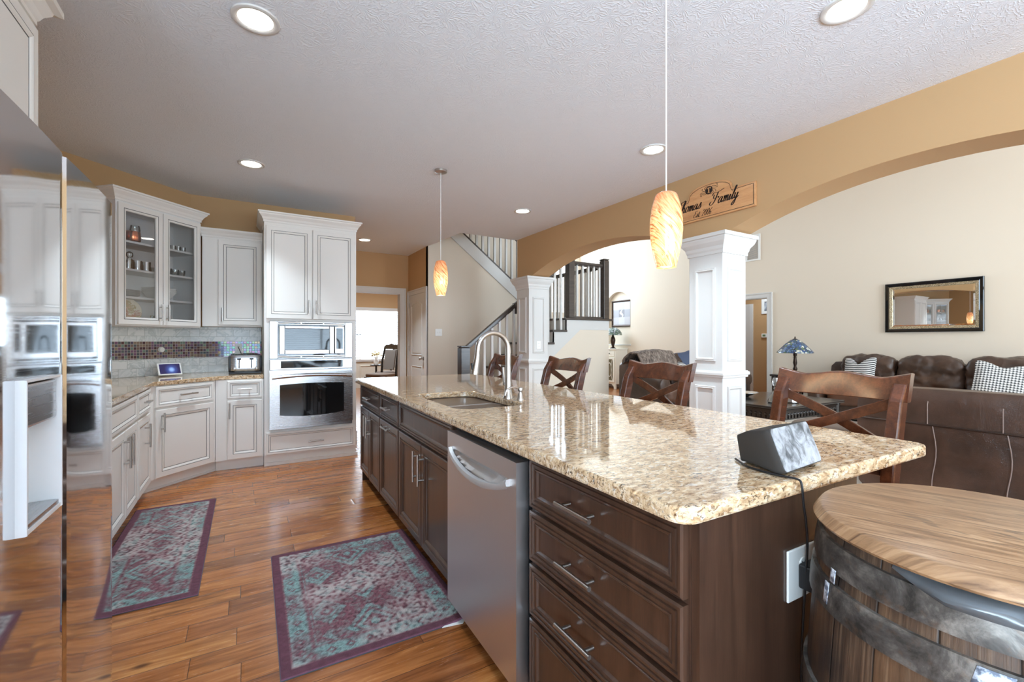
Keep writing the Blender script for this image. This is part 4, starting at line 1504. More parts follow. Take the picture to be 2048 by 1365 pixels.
# ------------------------------------------------------------------ bar stools
def make_stool(label, x, y):
    t = thing('bar_stool', label, 'bar stool', (x, y, 0), -PI / 2, 'wooden stools along the island')
    hw = 0.215
    # rear legs run up into raked back posts; local +Y is the back
    for s in (-1, 1):
        pts = [(s * 0.205, 0.03, 0), (s * 0.208, -0.01, 0.35), (s * 0.21, -0.01, 0.62), (s * hw, 0.02, 0.82), (s * hw, 0.075, 1.02), (s * hw, 0.115, 1.085)]
        mb = MB()
        rows = []
        for k, p in enumerate(pts):
            w, d = 0.022, (0.026, 0.028, 0.03, 0.031, 0.03, 0.026)[k]
            rows += [(p[0] - w, p[1] - d, p[2]), (p[0] + w, p[1] - d, p[2]), (p[0] + w, p[1] + d, p[2]), (p[0] - w, p[1] + d, p[2])]
        mb.grid(rows, 4, len(pts), wrap=True)
        mb.add(rows[:4], [(3, 2, 1, 0)])
        mb.add(rows[-4:], [(0, 1, 2, 3)])
        part('leg', mb, 'cherry', t, bevel=0.007)
    for s in (-1, 1):
        part('leg', MB().bar((s * 0.20, -0.40, 0), (s * 0.19, -0.375, 0.60), 0.04, 0.04, up=(0, 1, 0)), 'cherry', t, bevel=0.006)
    mb = MB()
    n = 24
    rows = []
    for k in range(n + 1):
        u = -1 + 2 * k / n
        xx = u * (hw + 0.028)
        zt = 1.098 + 0.020 * math.exp(-((u - 0.0) / 0.42) ** 2) + 0.026 * max(0, abs(u) - 0.60) / 0.40
        yb_ = 0.105 + 0.03 * (1 - u * u)
        rows.append([(xx, yb_ - 0.030, 1.018), (xx, yb_ + 0.004, 1.018), (xx, yb_ + 0.040, zt), (xx, yb_ + 0.018, zt + 0.004), (xx, yb_ + 0.004, zt)])
    mb.grid([p for r_ in rows for p in r_], 5, n + 1, wrap=True)
    mb.add(rows[0], [(0, 1, 2, 3, 4)])
    mb.add(rows[-1], [(4, 3, 2, 1, 0)])
    part('crest_rail', mb, 'cherry', t, True, bevel=0.004)
    for s in (-1, 1):
        mb = MB()
        m = 12
        rows = []
        for k in range(m + 1):
            u = k / m
            xx = s * (-0.205 + 0.41 * u)
            zz = 1.015 - 0.185 * u
            yy = 0.088 - 0.048 * u + 0.035 * math.sin(PI * u) + (0.006 if s > 0 else -0.006)
            rows += [(xx, yy - 0.008, zz - 0.022), (xx, yy + 0.008, zz - 0.022), (xx, yy + 0.008, zz + 0.022), (xx, yy - 0.008, zz + 0.022)]
        mb.grid(rows, 4, m + 1, wrap=True)
        mb.add(rows[:4], [(0, 1, 2, 3)])
        mb.add(rows[-4:], [(3, 2, 1, 0)])
        part('cross_brace', mb, 'cherry', t, bevel=0.003)
    part('back_rail', MB().box(-0.19, 0.19, -0.005, 0.02, 0.74, 0.785), 'cherry', t, bevel=0.005)
    part('seat_frame', MB().box(-0.22, 0.22, -0.40, 0.0, 0.575, 0.625), 'cherry', t, bevel=0.008)
    part('seat', MB().blob((0, -0.205, 0.645), (0.225, 0.205, 0.035), 5, 8), 'seatpad', t, True)
    for a, b in (((-0.195, -0.38, 0.2), (0.195, -0.38, 0.2)), ((-0.205, -0.375, 0.3), (-0.205, 0.0, 0.3)), ((0.205, -0.375, 0.3), (0.205, 0.0, 0.3)), ((-0.2, 0.0, 0.36), (0.2, 0.0, 0.36))):
        part('stretcher', MB().bar(a, b, 0.022, 0.036), 'cherry', t, bevel=0.004)
    return t


s4 = make_stool('cherry wood X-back bar stool behind the smart speaker, nearest the barrel', 2.055, 0.925)
dup(s4, (2.055, 1.885, 0), -PI / 2, 'cherry wood X-back bar stool just left of the nearest column, loveseat behind it')
dup(s4, (2.055, 2.79, 0), -PI / 2, 'cherry wood X-back bar stool before the plain wall below the stair landing')
dup(s4, (2.055, 3.745, 0), -PI / 2, 'cherry wood X-back bar stool behind the faucet, the farthest stool')

# ------------------------------------------------------------------ rugs
def vnoise(nu, nv, cu, cv):
    g = rng.random((cv + 2, cu + 2))
    U = np.linspace(0, cu, nu, endpoint=True)[None, :].repeat(nv, 0)
    V = np.linspace(0, cv, nv, endpoint=True)[:, None].repeat(nu, 1)
    i, j = np.floor(U).astype(int).clip(0, cu), np.floor(V).astype(int).clip(0, cv)
    fu, fv = U - i, V - j
    fu, fv = fu * fu * (3 - 2 * fu), fv * fv * (3 - 2 * fv)
    return (g[j, i] * (1 - fu) + g[j, i + 1] * fu) * (1 - fv) + (g[j + 1, i] * (1 - fu) + g[j + 1, i + 1] * fu) * fv


def lin(c):
    return np.array(srgb(*c)[:3])


def rug(name, label, x0, x1, y0, y1, rz=0.0, motif=0):
    w, L = x1 - x0, y1 - y0
    st_ = 0.0062
    nu, nv = int(w / st_), int(L / st_)
    X = np.linspace(0, w, nu)[None, :].repeat(nv, 0)
    Y = np.linspace(0, L, nv)[:, None].repeat(nu, 1)
    dx, dy = np.minimum(X, w - X), np.minimum(Y, L - Y)
    d = np.minimum(dx, dy)
    mar, teal, cream, dk = lin((116, 70, 78)), lin((118, 146, 142)), lin((196, 178, 172)), lin((64, 36, 46))
    n1, n2, n3 = vnoise(nu, nv, nu // 2, nv // 2), vnoise(nu, nv, nu // 9, nv // 9), vnoise(nu, nv, 4, 6)
    tealm = np.zeros((nv, nu))
    # border band with linked lozenges
    band = (d > 0.045) & (d < 0.115)
    along = np.where(dx < dy, Y, X)
    ph = (along % 0.075) / 0.075 - 0.5
    q = (d - 0.08) / 0.035
    loz = np.abs(ph) * 2 + np.abs(q) * 0.9
    tealm += band * np.where((loz > 0.55), 0.95, 0.1)
    tealm += band * np.where(loz < 0.25, 0.9, 0)
    line = ((d > 0.118) & (d < 0.124)) | ((d > 0.135) & (d < 0.140))
    tealm += line * 0.5
    # field: concentric diamonds and small rosettes
    cx, cy = w / 2, L / 2
    field = d > 0.145
    ax, ay = np.abs(X - cx), np.abs(Y - cy)
    def dia(u, v, r, t, asp=1.0):
        k = np.abs(u) / r + np.abs(v) / (r * asp)
        return ((np.abs(k - 1.0) < t) | (np.abs(k - 0.62) < t * 0.8) | (k < 0.22)).astype(float)
    f = np.zeros_like(X)
    step = 0.36
    for k in range(-3, 4):
        yy = cy + k * step
        f = np.maximum(f, dia(X - cx, Y - yy, 0.11, 0.13, 1.25))
        for s in (-1, 1):
            f = np.maximum(f, 0.9 * dia(X - cx - s * min(0.18, w * 0.27), Y - yy - step / 2, 0.075, 0.17, 1.2))
            f = np.maximum(f, 0.7 * dia(X - cx - s * min(0.17, w * 0.27), Y - yy, 0.04, 0.3, 1.0))
    zig = np.abs(((X + 0.5 * np.abs(((Y / 0.09) % 1) - 0.5) * 0.09) / 0.062) % 1 - 0.5) < 0.10
    f = np.maximum(f, 0.28 * zig)
    tealm = np.where(field, f, tealm)
    tealm = np.clip(tealm * (0.30 + 0.8 * n2) + 0.75 * (n1 - 0.46) + 0.30 * (n2 - 0.5), 0, 1)
    wear = np.clip((n3 - 0.42) * 1.9, 0.06, 0.75) * np.clip(n1 * 1.7 - 0.35, 0, 1) * (d > 0.04)
    c = mar[None, None] * (1 - tealm[..., None]) + teal[None, None] * tealm[..., None]
    c = c * (0.6 + 0.75 * rng.random((nv, nu, 1)))
    c = np.where((n1 < 0.17)[..., None], c * 0.6, c)
    c = c * (1 - wear[..., None]) + cream * wear[..., None]
    c = np.where((d < 0.04)[..., None], lin((98, 56, 68)) * (0.8 + 0.4 * n1[..., None]), c)
    c = np.where((d < 0.006)[..., None], lin((136, 92, 116)), c)
    Z = 0.0085 + 0.0022 * (n1 - 0.5) + 0.002 * vnoise(nu, nv, 5, 7)
    Z = np.where(d < 0.004, 0.001, Z)
    if motif:
        Z = Z + 0.02 * np.exp(-((X - w) ** 2 + (Y - 0.02) ** 2) / 0.004)
    P = np.stack([X - w / 2, Y - L / 2, Z], -1).reshape(-1, 3)
    mb = MB()
    mb.grid([tuple(p) for p in P], nu, nv)
    t = thing(name, label, 'rug', ((x0 + x1) / 2, (y0 + y1) / 2, 0), rz)
    part('pile', mb, 'rug', t, True, colors=np.concatenate([c.reshape(-1, 3), np.ones((nu * nv, 1))], 1))
    part('backing', MB().box(-w / 2, w / 2, -L / 2, L / 2, 0.0005, 0.004), 'plastic_sheet', t)
    return t


rug('rug', 'maroon and teal patterned rug on the wood floor along the white cabinets', -0.695, -0.20, 2.67, 4.23)
r2 = rug('rug', 'maroon and teal patterned rug on the wood floor before the island sink', 0.115, 0.885, 1.83, 2.92, R(-0.8), 1)
part('backing', MB().prism([(0.24, -0.548), (0.395, -0.46), (0.40, -0.50), (0.33, -0.565)], 0.002, 0.005), 'outlet', r2, label='white rug backing showing at the curled corner')

# ------------------------------------------------------------------ barrel
BX, BYY = 1.215, 0.262
PLANG = 70
bl = thing('barrel', 'old oak barrel with a round wooden lid and steel hoops beside the island', 'barrel', (BX, BYY, 0), 0)
def brad(z):
    u = (z - 0.42) / 0.43
    return 0.300 - 0.030 * u * u
ms = NT('weathered_oak_staves')
x, y, z = ms.sep(ms.co())
ang = ms.math('ARCTAN2', y, x)
sid = ms.math('FLOOR', ms.math('MULTIPLY', ms.math('ADD', ang, PI), 20 / (2 * PI)))
sn = ms.n('ShaderNodeTexWhiteNoise', noise_dimensions='1D', i_W=sid).outputs['Value']
gv = ms.comb(ms.math('MULTIPLY', ang, 5.0), sn, ms.math('MULTIPLY', z, 0.5))
g = ms.noise(9, 6, 0.65, gv, 0.3).outputs[0]
stn = ms.noise(5.0, 4, 0.6, ms.mapping((1, 1, 0.45))).outputs[0]
c = ms.ramp(g, [(0.3, srgb(42, 30, 23)), (0.5, srgb(86, 64, 48)), (0.7, srgb(128, 104, 82))])
c = ms.mix(ms.math('MULTIPLY', sn, 0.5), c, srgb(112, 78, 50))
c = ms.mix(ms.ramp(stn, [(0.44, BW[0]), (0.58, (0.9, 0.9, 0.9, 1))]), c, srgb(40, 34, 32))
fr_ = ms.math('FRACT', ms.math('MULTIPLY', ms.math('ADD', ang, PI), 20 / (2 * PI)))
ed = ms.ramp(ms.math('MINIMUM', fr_, ms.math('SUBTRACT', 1.0, fr_)), [(0.0, BW[0]), (0.03, BW[1])])
ms.p(Base_Color=ms.mix(ed, srgb(26, 20, 16), c), Roughness=0.5)
ms.bump(ms.math('ADD', ms.math('MULTIPLY', ed, 0.6), ms.math('MULTIPLY', g, 0.35)), 0.5, 0.006)
zz = [0.0, 0.06, 0.15, 0.25, 0.35, 0.42, 0.5, 0.6, 0.7, 0.78, 0.866]
prof = [(brad(q) - 0.004, q) for q in zz] + [(0.248, 0.866), (0.246, 0.82), (0.0, 0.82)]
part('staves', MB().lathe(prof, (0, 0, 0), 60), ms.m, bl, True)
mh = NT('aged_hoop_steel')
n_ = mh.noise(13, 6, 0.7, None, 0.4).outputs[0]
n2_ = mh.noise(38, 4, 0.6).outputs[0]
c = mh.ramp(n_, [(0.36, srgb(62, 58, 54)), (0.5, srgb(100, 95, 90)), (0.64, srgb(150, 144, 136))])
c = mh.mix(mh.ramp(n2_, [(0.55, BW[0]), (0.72, (0.5, 0.5, 0.5, 1))]), c, srgb(120, 92, 70))
mh.p(Base_Color=c, Metallic=0.55, Roughness=0.42)
mh.bump(n2_, 0.12, 0.003)
for z0, z1 in ((0.796, 0.848), (0.716, 0.772), (0.50, 0.552), (0.29, 0.34), (0.09, 0.15), (0.005, 0.055)):
    rr = [(brad(z0) - 0.006, z0), (brad(z0) + 0.0035, z0), (brad((z0 + z1) / 2) + 0.0045, (z0 + z1) / 2), (brad(z1) + 0.0035, z1), (brad(z1) - 0.006, z1)]
    h = part('hoop', MB().lathe(rr, (0, 0, 0), 64), mh.m, bl, True)
    a = R(212)
    if z0 > 0.6:
        for k in (-1, 1):
            aa = a + k * 0.05
            rq = brad((z0 + z1) / 2)
            part('rivet', MB().lathe([(0.006, 0), (0.005, 0.003), (0, 0.004)], (0, 0, 0), 10).xf(Matrix.Translation((math.cos(aa) * (rq + 0.004), math.sin(aa) * (rq + 0.004), (z0 + z1) / 2)) @ Matrix.Rotation(aa, 4, 'Z') @ Matrix.Rotation(PI / 2, 4, 'Y')), mh.m, h, True)
mtape = NT('torn_foil_sticker')
mtape.p(Base_Color=mtape.ramp(mtape.noise(60, 4, 0.6).outputs[0], [(0.42, srgb(110, 116, 130)), (0.55, srgb(222, 226, 236))]), Roughness=0.35, Metallic=0.2)
# lid: planked disc with a bevelled rim
ml = NT('oak_lid_planks')
v = ml.mapping((1, 1, 1), (0, 0, R(PLANG)))
lx, ly, lz = ml.sep(v)
pid = ml.math('FLOOR', ml.math('DIVIDE', ly, 0.094))
pn = ml.n('ShaderNodeTexWhiteNoise', noise_dimensions='1D', i_W=pid).outputs['Value']
v2 = ml.comb(ml.math('ADD', lx, ml.math('MULTIPLY', pn, 5.0)), ml.math('MULTIPLY', ly, 8.0), 0.0)
g = ml.noise(5.5, 7, 0.62, v2, 1.6).outputs[0]
c = ml.ramp(g, [(0.3, srgb(96, 66, 42)), (0.48, srgb(150, 112, 78)), (0.6, srgb(172, 134, 98)), (0.75, srgb(196, 162, 126))])
c = ml.mix(ml.math('MULTIPLY', pn, 0.35), c, srgb(150, 104, 66))
pf = ml.math('FRACT', ml.math('DIVIDE', ly, 0.094))
ed = ml.ramp(ml.math('MINIMUM', pf, ml.math('SUBTRACT', 1.0, pf)), [(0.0, BW[0]), (0.022, BW[1])])
c = ml.mix(ed, srgb(84, 56, 36), c)
sc = ml.noise(30, 3, 0.6, ml.mapping((1.0, 0.35, 1.0), (0, 0, R(12)))).outputs[0]
rr_ = ml.n('ShaderNodeVectorMath', operation='DISTANCE', i_0=ml.co(), i_1=(0.02, 0.02, 0.87)).outputs['Value']
c = ml.mix(ml.math('MULTIPLY', ml.ramp(sc, [(0.60, BW[0]), (0.66, (0.55, 0.55, 0.55, 1))]), ml.ramp(rr_, [(0.10, BW[1]), (0.19, BW[0])])), c, srgb(60, 46, 38))
ml.p(Base_Color=c, Roughness=0.36, Coat_Weight=0.25, Coat_Roughness=0.25)
ml.bump(ml.math('ADD', ml.math('MULTIPLY', ed, 0.4), ml.math('MULTIPLY', g, 0.3)), 0.25, 0.003)
lid = part('lid', MB().lathe([(0.0, 0.868), (0.266, 0.868), (0.279, 0.871), (0.282, 0.876), (0.270, 0.894), (0.264, 0.897), (0.0, 0.897)], (0, 0, 0), 80), ml.m, bl, True)
# plastic liner bulging out from under the lid on the side that faces the room
pts = []
n = 60
for j in range(7):
    q = j / 6
    for k in range(n + 1):
        a = R(166 + 96 * k / n)
        f_ = min(1.0, 6 * k / n, 6 * (1 - k / n))
        fold = 0.006 * f_ * math.sin(k * 0.55 + 1.3 * math.sin(k * 0.23) + q * 2.0) * math.sin(PI * q)
        r_ = 0.264 + 0.020 * math.sin(PI * min(1, q * 0.75)) * f_ + fold + 0.004 * q
        pts.append((r_ * math.cos(a), r_ * math.sin(a), 0.8675 - 0.030 * q * (0.25 + 0.75 * f_)))
mb = MB().grid(pts, n + 1, 7)
lin_ = part('plastic_liner', mb, 'plastic_sheet', bl, True, label='crumpled grey plastic liner under the lid')
for a, z0, z1, da in ((143, 0.776, 0.802, 1.6), (140, 0.728, 0.770, 1.6), (191, 0.726, 0.768, 4.0)):
    mb = MB()
    pts = []
    for zq in (z0, z1):
        for k in range(6):
            aa = R(a + da * (k / 5 - 0.5) * 2 + (2 if zq == z1 and da > 3 else 0))
            rq = brad(zq) + 0.0052
            pts.append((rq * math.cos(aa), rq * math.sin(aa), zq))
    mb.grid(pts, 6, 2)
    o = part('sticker', mb, mtape.m, bl, True, label='torn silver sticker on the barrel')
    md = o.modifiers.new('t', 'SOLIDIFY')
    md.thickness = 0.0008

# ------------------------------------------------------------------ smart speaker on the island, its cord and plug
def to_spk(px, py, pz):
    return (px, py, pz)
ss = thing('smart_speaker', 'wedge-shaped dark smart speaker with a smudged grey screen on the island', 'smart speaker', (1.24, 0.638, 0.914), R(4))
# local: screen leans back, faces -Y
W2, HT = 0.108, 0.118
b0, b1 = (-0.028, 0.008), (0.012, 0.113)     # (y,z) of screen bottom and top
mb = MB()
def scr(u, v, off=0.0):
    y_ = b0[0] + (b1[0] - b0[0]) * v
    z_ = b0[1] + (b1[1] - b0[1]) * v
    nrm = Vector((0, -(b1[1] - b0[1]), (b1[0] - b0[0]))).normalized()
    return (u * W2, y_ + nrm.y * off, z_ + nrm.z * off)
def rl(sx, sv, r=0.10, n=5):
    out = []
    for cx, cy, a in ((1 - r, r * 1.2 - 0, -PI / 2), (1 - r, 1 - r * 1.2, 0), (-1 + r, 1 - r * 1.2, PI / 2), (-1 + r, r * 1.2, PI)):
        for k in range(n + 1):
            q = a + PI / 2 * k / n
            out.append(((cx + r * math.cos(q)) * sx, 0.5 + ((cy + r * 1.2 * math.sin(q)) - 0.5) * sv))
    return out
L0 = rl(1, 1)
rows = [[scr(u, v, 0.004) for u, v in rl(0.985, 0.985)], [scr(u, v, 0.0) for u, v in L0], [scr(u, v, -0.016) for u, v in L0]]
back = []
for u, v in L0:
    # rear face: smaller, lower, pushed back
    back.append((u * W2 * 0.52, 0.105 + 0.012 * v, 0.004 + 0.070 * v))
rows.append([tuple(Vector(a) * 0.45 + Vector(b) * 0.55 + Vector((0, 0.004, 0.004))) for a, b in zip(rows[2], back)])
rows.append(back)
n = len(L0)
mb.grid([p for r_ in rows for p in r_], n, len(rows), wrap=True)
mb.add(rows[-1], [tuple(range(n))])
mb.add(rows[0], [tuple(range(n - 1, -1, -1))])
part('housing', mb, flat('charcoal_plastic', srgb(58, 53, 49), 0.75, 0.0, Specular_IOR_Level=0.25), ss, True)
msn = NT('smudged_matte_screen')
sm = msn.noise(1.0, 6, 0.65, msn.mapping((22, 40, 14)), 1.3).outputs[0]
sm2 = msn.noise(9, 3, 0.6).outputs[0]
cc = msn.ramp(msn.math('ADD', msn.math('MULTIPLY', sm, 0.75), msn.math('MULTIPLY', sm2, 0.25)), [(0.36, srgb(74, 73, 73)), (0.45, srgb(120, 119, 119)), (0.53, srgb(156, 155, 156)), (0.66, srgb(184, 182, 182))])
msn.p(Base_Color=cc, Roughness=0.75, Specular_IOR_Level=0.2)
part('screen', MB().add([scr(u, v, 0.0055) for u, v in rl(0.96, 0.95)] + [scr(u, v, 0.003) for u, v in rl(0.96, 0.95)], [tuple(range(n))] + [(i, n + i, n + (i + 1) % n, (i + 1) % n) for i in range(n)]), msn.m, ss)
part('foot', MB().lathe([(0.045, 0.0), (0.047, 0.004), (0.04, 0.012)], (0, 0.03, 0), 20), 'black', ss, True)

pl_ = ip(0.425, 0.006, 0.675)
cd = thing('power_cord', 'thin black cord hanging from the smart speaker over the granite edge', 'cord', (1.22, 0.72, 0.914), 0)
O_ = Vector((1.22, 0.72, 0.914))
path = [(1.185, 0.76, 0.918), (1.142, 0.70, 0.918), (1.130, 0.64, 0.918), (1.134, 0.60, 0.918), (1.138, 0.572, 0.918), (1.137, 0.562, 0.908), (1.140, 0.559, 0.86), (1.150, 0.558, 0.81), (1.158, 0.560, 0.74), (1.165, 0.575, 0.5), (1.17, 0.58, 0.2), (1.16, 0.57, 0.03), (1.10, 0.55, 0.006)]
path = [Vector(p) - O_ for p in path]
part('cord', MB().tube(catmull(path, 6), 0.0028, 8), 'black', cd, True)
pg = thing('plug_adapter', 'black plug adapter in the outlet on the island end', 'plug', ip(0.437, 0.0065, 0.675), IA)
part('body', MB().box(-0.024, 0.036, -0.036, 0.0, -0.028, 0.032), 'black', pg, bevel=0.005)
part('cord', MB().tube(catmull([(-0.005, -0.036, -0.01), (-0.004, -0.044, -0.03), (0.01, -0.04, -0.10), (0.03, -0.03, -0.22), (0.0, -0.02, -0.42), (-0.08, -0.02, -0.64)], 6), 0.0028, 8), 'black', pg, True)

# ------------------------------------------------------------------ things on the wall counter
sdp = thing('smart_display', 'small white smart display with a dark lit screen on the corner counter', 'smart display', (-0.62, 5.34, 0.914), R(28))
part('base', MB().blob((0, 0.05, 0.035), (0.075, 0.045, 0.035), 4, 8), 'outlet', sdp, True)
mt = Matrix.Translation((0, 0, 0.008)) @ Matrix.Rotation(R(-22), 4, 'X')
fm = part('bezel', MB().box(-0.098, 0.098, -0.012, 0.0, 0, 0.122).xf(mt), 'outlet', sdp, bevel=0.006)
scm = NT('lit_dark_screen')
dd_ = scm.n('ShaderNodeVectorMath', operation='DISTANCE', i_0=scm.co(), i_1=(0.012, 0.0, 0.065)).outputs['Value']
cc = scm.ramp(dd_, [(0.012, srgb(120, 150, 200)), (0.03, srgb(50, 64, 120)), (0.06, srgb(34, 30, 66))])
scm.p(Base_Color=srgb(20, 20, 30), Roughness=0.1, Emission_Color=cc, Emission_Strength=0.7)
part('screen', MB().box(-0.084, 0.084, -0.0135, -0.012, 0.013, 0.110).xf(mt), scm.m, fm)
path = [(-0.03, 0.09, 0.01), (-0.09, 0.07, 0.004), (-0.15, 0.10, 0.004), (-0.14, 0.17, 0.01), (-0.10, 0.20, 0.10), (-0.09, 0.215, 0.2), (-0.085, 0.222, 0.255)]
part('cord', MB().tube(catmull(path, 6), 0.003, 8), 'outlet', sdp, True)

to = thing('toaster', 'brushed steel four-slot toaster with two knobs on the counter beside the oven', 'toaster', (-0.005, 5.44, 0.914), 0)
part('base', MB().box(-0.145, 0.145, -0.125, 0.125, 0.0, 0.022), 'black', to, bevel=0.006)
part('body', MB().blob((0, 0, 0.105), (0.14, 0.12, 0.088), 9, 10), 'steel', to, True)
for s in (-1, 1):
    part('end_cap', MB().blob((s * 0.136, 0, 0.10), (0.014, 0.118, 0.084), 8, 6), 'black', to, True)
for yq in (-0.05, 0.05):
    for xq in (-0.06, 0.06):
        part('slot', MB().box(xq - 0.05, xq + 0.05, yq - 0.016, yq + 0.016, 0.188, 0.1945), 'dark_gap', to)
for xq in (-0.055, 0.055):
    part('lever_slot', MB().box(xq - 0.004, xq + 0.004, -0.1215, -0.115, 0.06, 0.16), 'dark_gap', to)
    part('lever', MB().box(xq - 0.018, xq + 0.018, -0.14, -0.121, 0.145, 0.16), 'black', to, bevel=0.004)
for xq in (-0.098, 0.098):
    part('knob', MB().lathe([(0.015, -0.12), (0.0145, -0.136), (0.011, -0.138), (0, -0.138)], (xq, 0, 0.055), 18, axis='y'), 'nickel', to, True)
part('cord', MB().tube(catmull([(-0.02, 0.11, 0.14), (-0.04, 0.22, 0.2), (-0.065, 0.30, 0.262), (-0.067, 0.338, 0.272)], 6), 0.004, 8), 'black', to, True)
pk = thing('plug', 'white round plug in the outlet behind the smart display', 'plug', (-0.725, 5.557, 1.165), D45)
part('body', MB().lathe([(0.026, 0.0), (0.026, -0.02), (0.022, -0.026), (0, -0.026)], (0, 0, -0.0), 20, axis='y'), 'outlet', pk, True)

# ------------------------------------------------------------------ dishes in the glass cabinet (its local frame)
GM = Matrix.Translation((-0.932, 4.868, 0)) @ Matrix.Rotation(D45, 4, 'Z')
gp = lambda x, y, z: tuple(GM @ Vector((x, y, z)))
S1, S2, S3, SB = SHZ[2], SHZ[1], SHZ[0], 1.41


def dish(name, label, cat, prof, mat, x, y, z, group=None, seg=20):
    o = part(name, MB().lathe(prof, (0, 0, 0), seg), mat, None, True, loc=gp(x, y, z), rz=D45)
    return solo(o, label, cat, group)


def mug(label, x, y, z):
    t = thing('copper_mug', label, 'mug', gp(x, y, z), D45, 'copper mugs on the top shelf')
    part('body', MB().lathe([(0.0, 0.001), (0.044, 0.001), (0.056, 0.02), (0.058, 0.065), (0.054, 0.098), (0.050, 0.098), (0.052, 0.065), (0.0, 0.006)], (0, 0, 0), 24), 'copper', t, True)
    part('handle', MB().tube(catmull([(-0.054, 0, 0.08), (-0.085, 0, 0.078), (-0.088, 0, 0.04), (-0.054, 0, 0.028)], 6), 0.004, 8), 'copper', t, True)


mug('hammered copper mug on the top shelf of the glass cabinet, the whole one', 0.215, 0.11, S1)
mug('hammered copper mug half hidden at the hinge end of the top shelf', 0.085, 0.12, S1)
WINE = [(0.0, 0.001), (0.032, 0.001), (0.03, 0.006), (0.005, 0.012), (0.004, 0.07), (0.012, 0.085), (0.036, 0.11), (0.040, 0.14), (0.033, 0.18), (0.031, 0.18), (0.038, 0.14), (0.033, 0.112), (0.0, 0.09)]
GOB = [(0.0, 0.001), (0.03, 0.001), (0.031, 0.01), (0.034, 0.085), (0.031, 0.085), (0.028, 0.012), (0.0, 0.011)]
dish('wine_glass', 'clear wine glass on the top shelf beside the copper mugs', 'glass', WINE, 'glassware', 0.305, 0.21, S1)
CRF = [(0.0, 0.001), (0.045, 0.001), (0.05, 0.015), (0.048, 0.06), (0.022, 0.10), (0.016, 0.12), (0.02, 0.135), (0.017, 0.14), (0.013, 0.122), (0.018, 0.10), (0.044, 0.06), (0.046, 0.012), (0.0, 0.008)]
DCN = [(0.0, 0.001), (0.04, 0.001), (0.044, 0.02), (0.042, 0.08), (0.016, 0.105), (0.015, 0.12), (0.022, 0.128), (0.026, 0.145), (0.022, 0.165), (0.008, 0.175), (0.0, 0.176)]
dish('decanter', 'clear glass decanter with a round stopper on the second shelf', 'decanter', DCN, 'glassware', 0.245, 0.19, S2)
for k, (xx, yy) in enumerate(((0.10, 0.20), (0.165, 0.20))):
    dish('stemmed_glass', 'tall upturned stemmed glass at the back of the second shelf', 'glass', [(0.0, 0.18)] + [(r_, 0.181 - h) for r_, h in WINE[1:]], 'glassware', xx, yy, S2, 'upturned stemmed glasses on the second shelf')
for k in range(4):
    dish('tumbler', 'short clear tumbler in the front row of the second shelf', 'glass', GOB, 'glassware', 0.085 + 0.075 * k, 0.085, S2, 'tumblers on the second shelf')
for k in range(8):
    dish('cut_glass', 'small cut glass cup in the cluster behind the second glass door', 'glass', [(0.0, 0.001), (0.022, 0.001), (0.03, 0.03), (0.032, 0.062), (0.029, 0.062), (0.026, 0.03), (0, 0.006)], 'glassware', 0.455 + 0.066 * (k % 4), 0.10 + 0.085 * (k // 4), S2, 'cut glass cups behind the second glass door', 12)
t = thing('shaker', 'tall copper shaker with a white cap on the top shelf', 'shaker', gp(0.462, 0.13, S1), D45)
part('body', MB().lathe([(0.0, 0.0), (0.036, 0.0), (0.038, 0.02), (0.031, 0.10), (0.028, 0.105), (0, 0.105)], (0, 0, 0), 22), 'copper', t, True)
part('cap', MB().lathe([(0.029, 0.105), (0.027, 0.13), (0.018, 0.15), (0.0, 0.152)], (0, 0, 0), 20), 'china', t, True)
t = thing('napkin', 'folded white napkin standing beside the copper shaker', 'napkin', gp(0.535, 0.14, S1), D45)
part('cloth', MB().add([(-0.03, -0.02, 0), (0.035, -0.01, 0), (0.03, 0.03, 0), (-0.028, 0.02, 0), (-0.012, 0.0, 0.095), (0.004, 0.006, 0.088)], [(0, 1, 5, 4), (1, 2, 5), (2, 3, 4, 5), (3, 0, 4), (0, 3, 2, 1)]), 'china', t)
for k in range(3):
    dish('shot_glass', 'small amber-tinted shot glass on the top shelf of the second door', 'glass', [(0, 0.001), (0.019, 0.001), (0.023, 0.055), (0.021, 0.055), (0.017, 0.012), (0, 0.01)], 'glassware', 0.585 + 0.05 * k, 0.12, S1, 'shot glasses on the top shelf', 14)
PLT = [(0.0, 0.0), (0.06, 0.0), (0.105, 0.010), (0.118, 0.016), (0.118, 0.019), (0.103, 0.0135), (0.058, 0.004), (0, 0.004)]
for k in range(6):
    dish('dinner_plate', 'grey dinner plate in the stack on the third shelf', 'plate', PLT, flat('grey_stoneware', srgb(150, 150, 150), 0.3) if k == 0 else bpy.data.materials['grey_stoneware'], 0.17, 0.16, S3 + 0.0005 + k * 0.0085, 'stacked plates on the third shelf', 28)
for k in range(3):
    mb = MB()
    rows = []
    for ins, z in ((0.045, 0.0), (0.035, 0.01), (0.0, 0.075), (0.004, 0.077), (0.040, 0.014), (0.05, 0.006)):
        rows.append([(p[0], p[1], z) for p in rrect(-0.10 + ins, 0.10 - ins, -0.10 + ins, 0.10 - ins, 0.02, 4)])
    n = len(rows[0])
    mb.grid([p for r_ in rows for p in r_], n, len(rows), wrap=True)
    mb.add(rows[0], [tuple(range(n))])
    mb.add(rows[-1], [tuple(range(n))])
    solo(part('serving_bowl', mb, 'china', None, True, loc=gp(0.485, 0.16, S3 + 0.001 + 0.018 * k), rz=D45), 'square white bowl in the nested stack on the third shelf', 'bowl', 'nested white bowls on the third shelf')
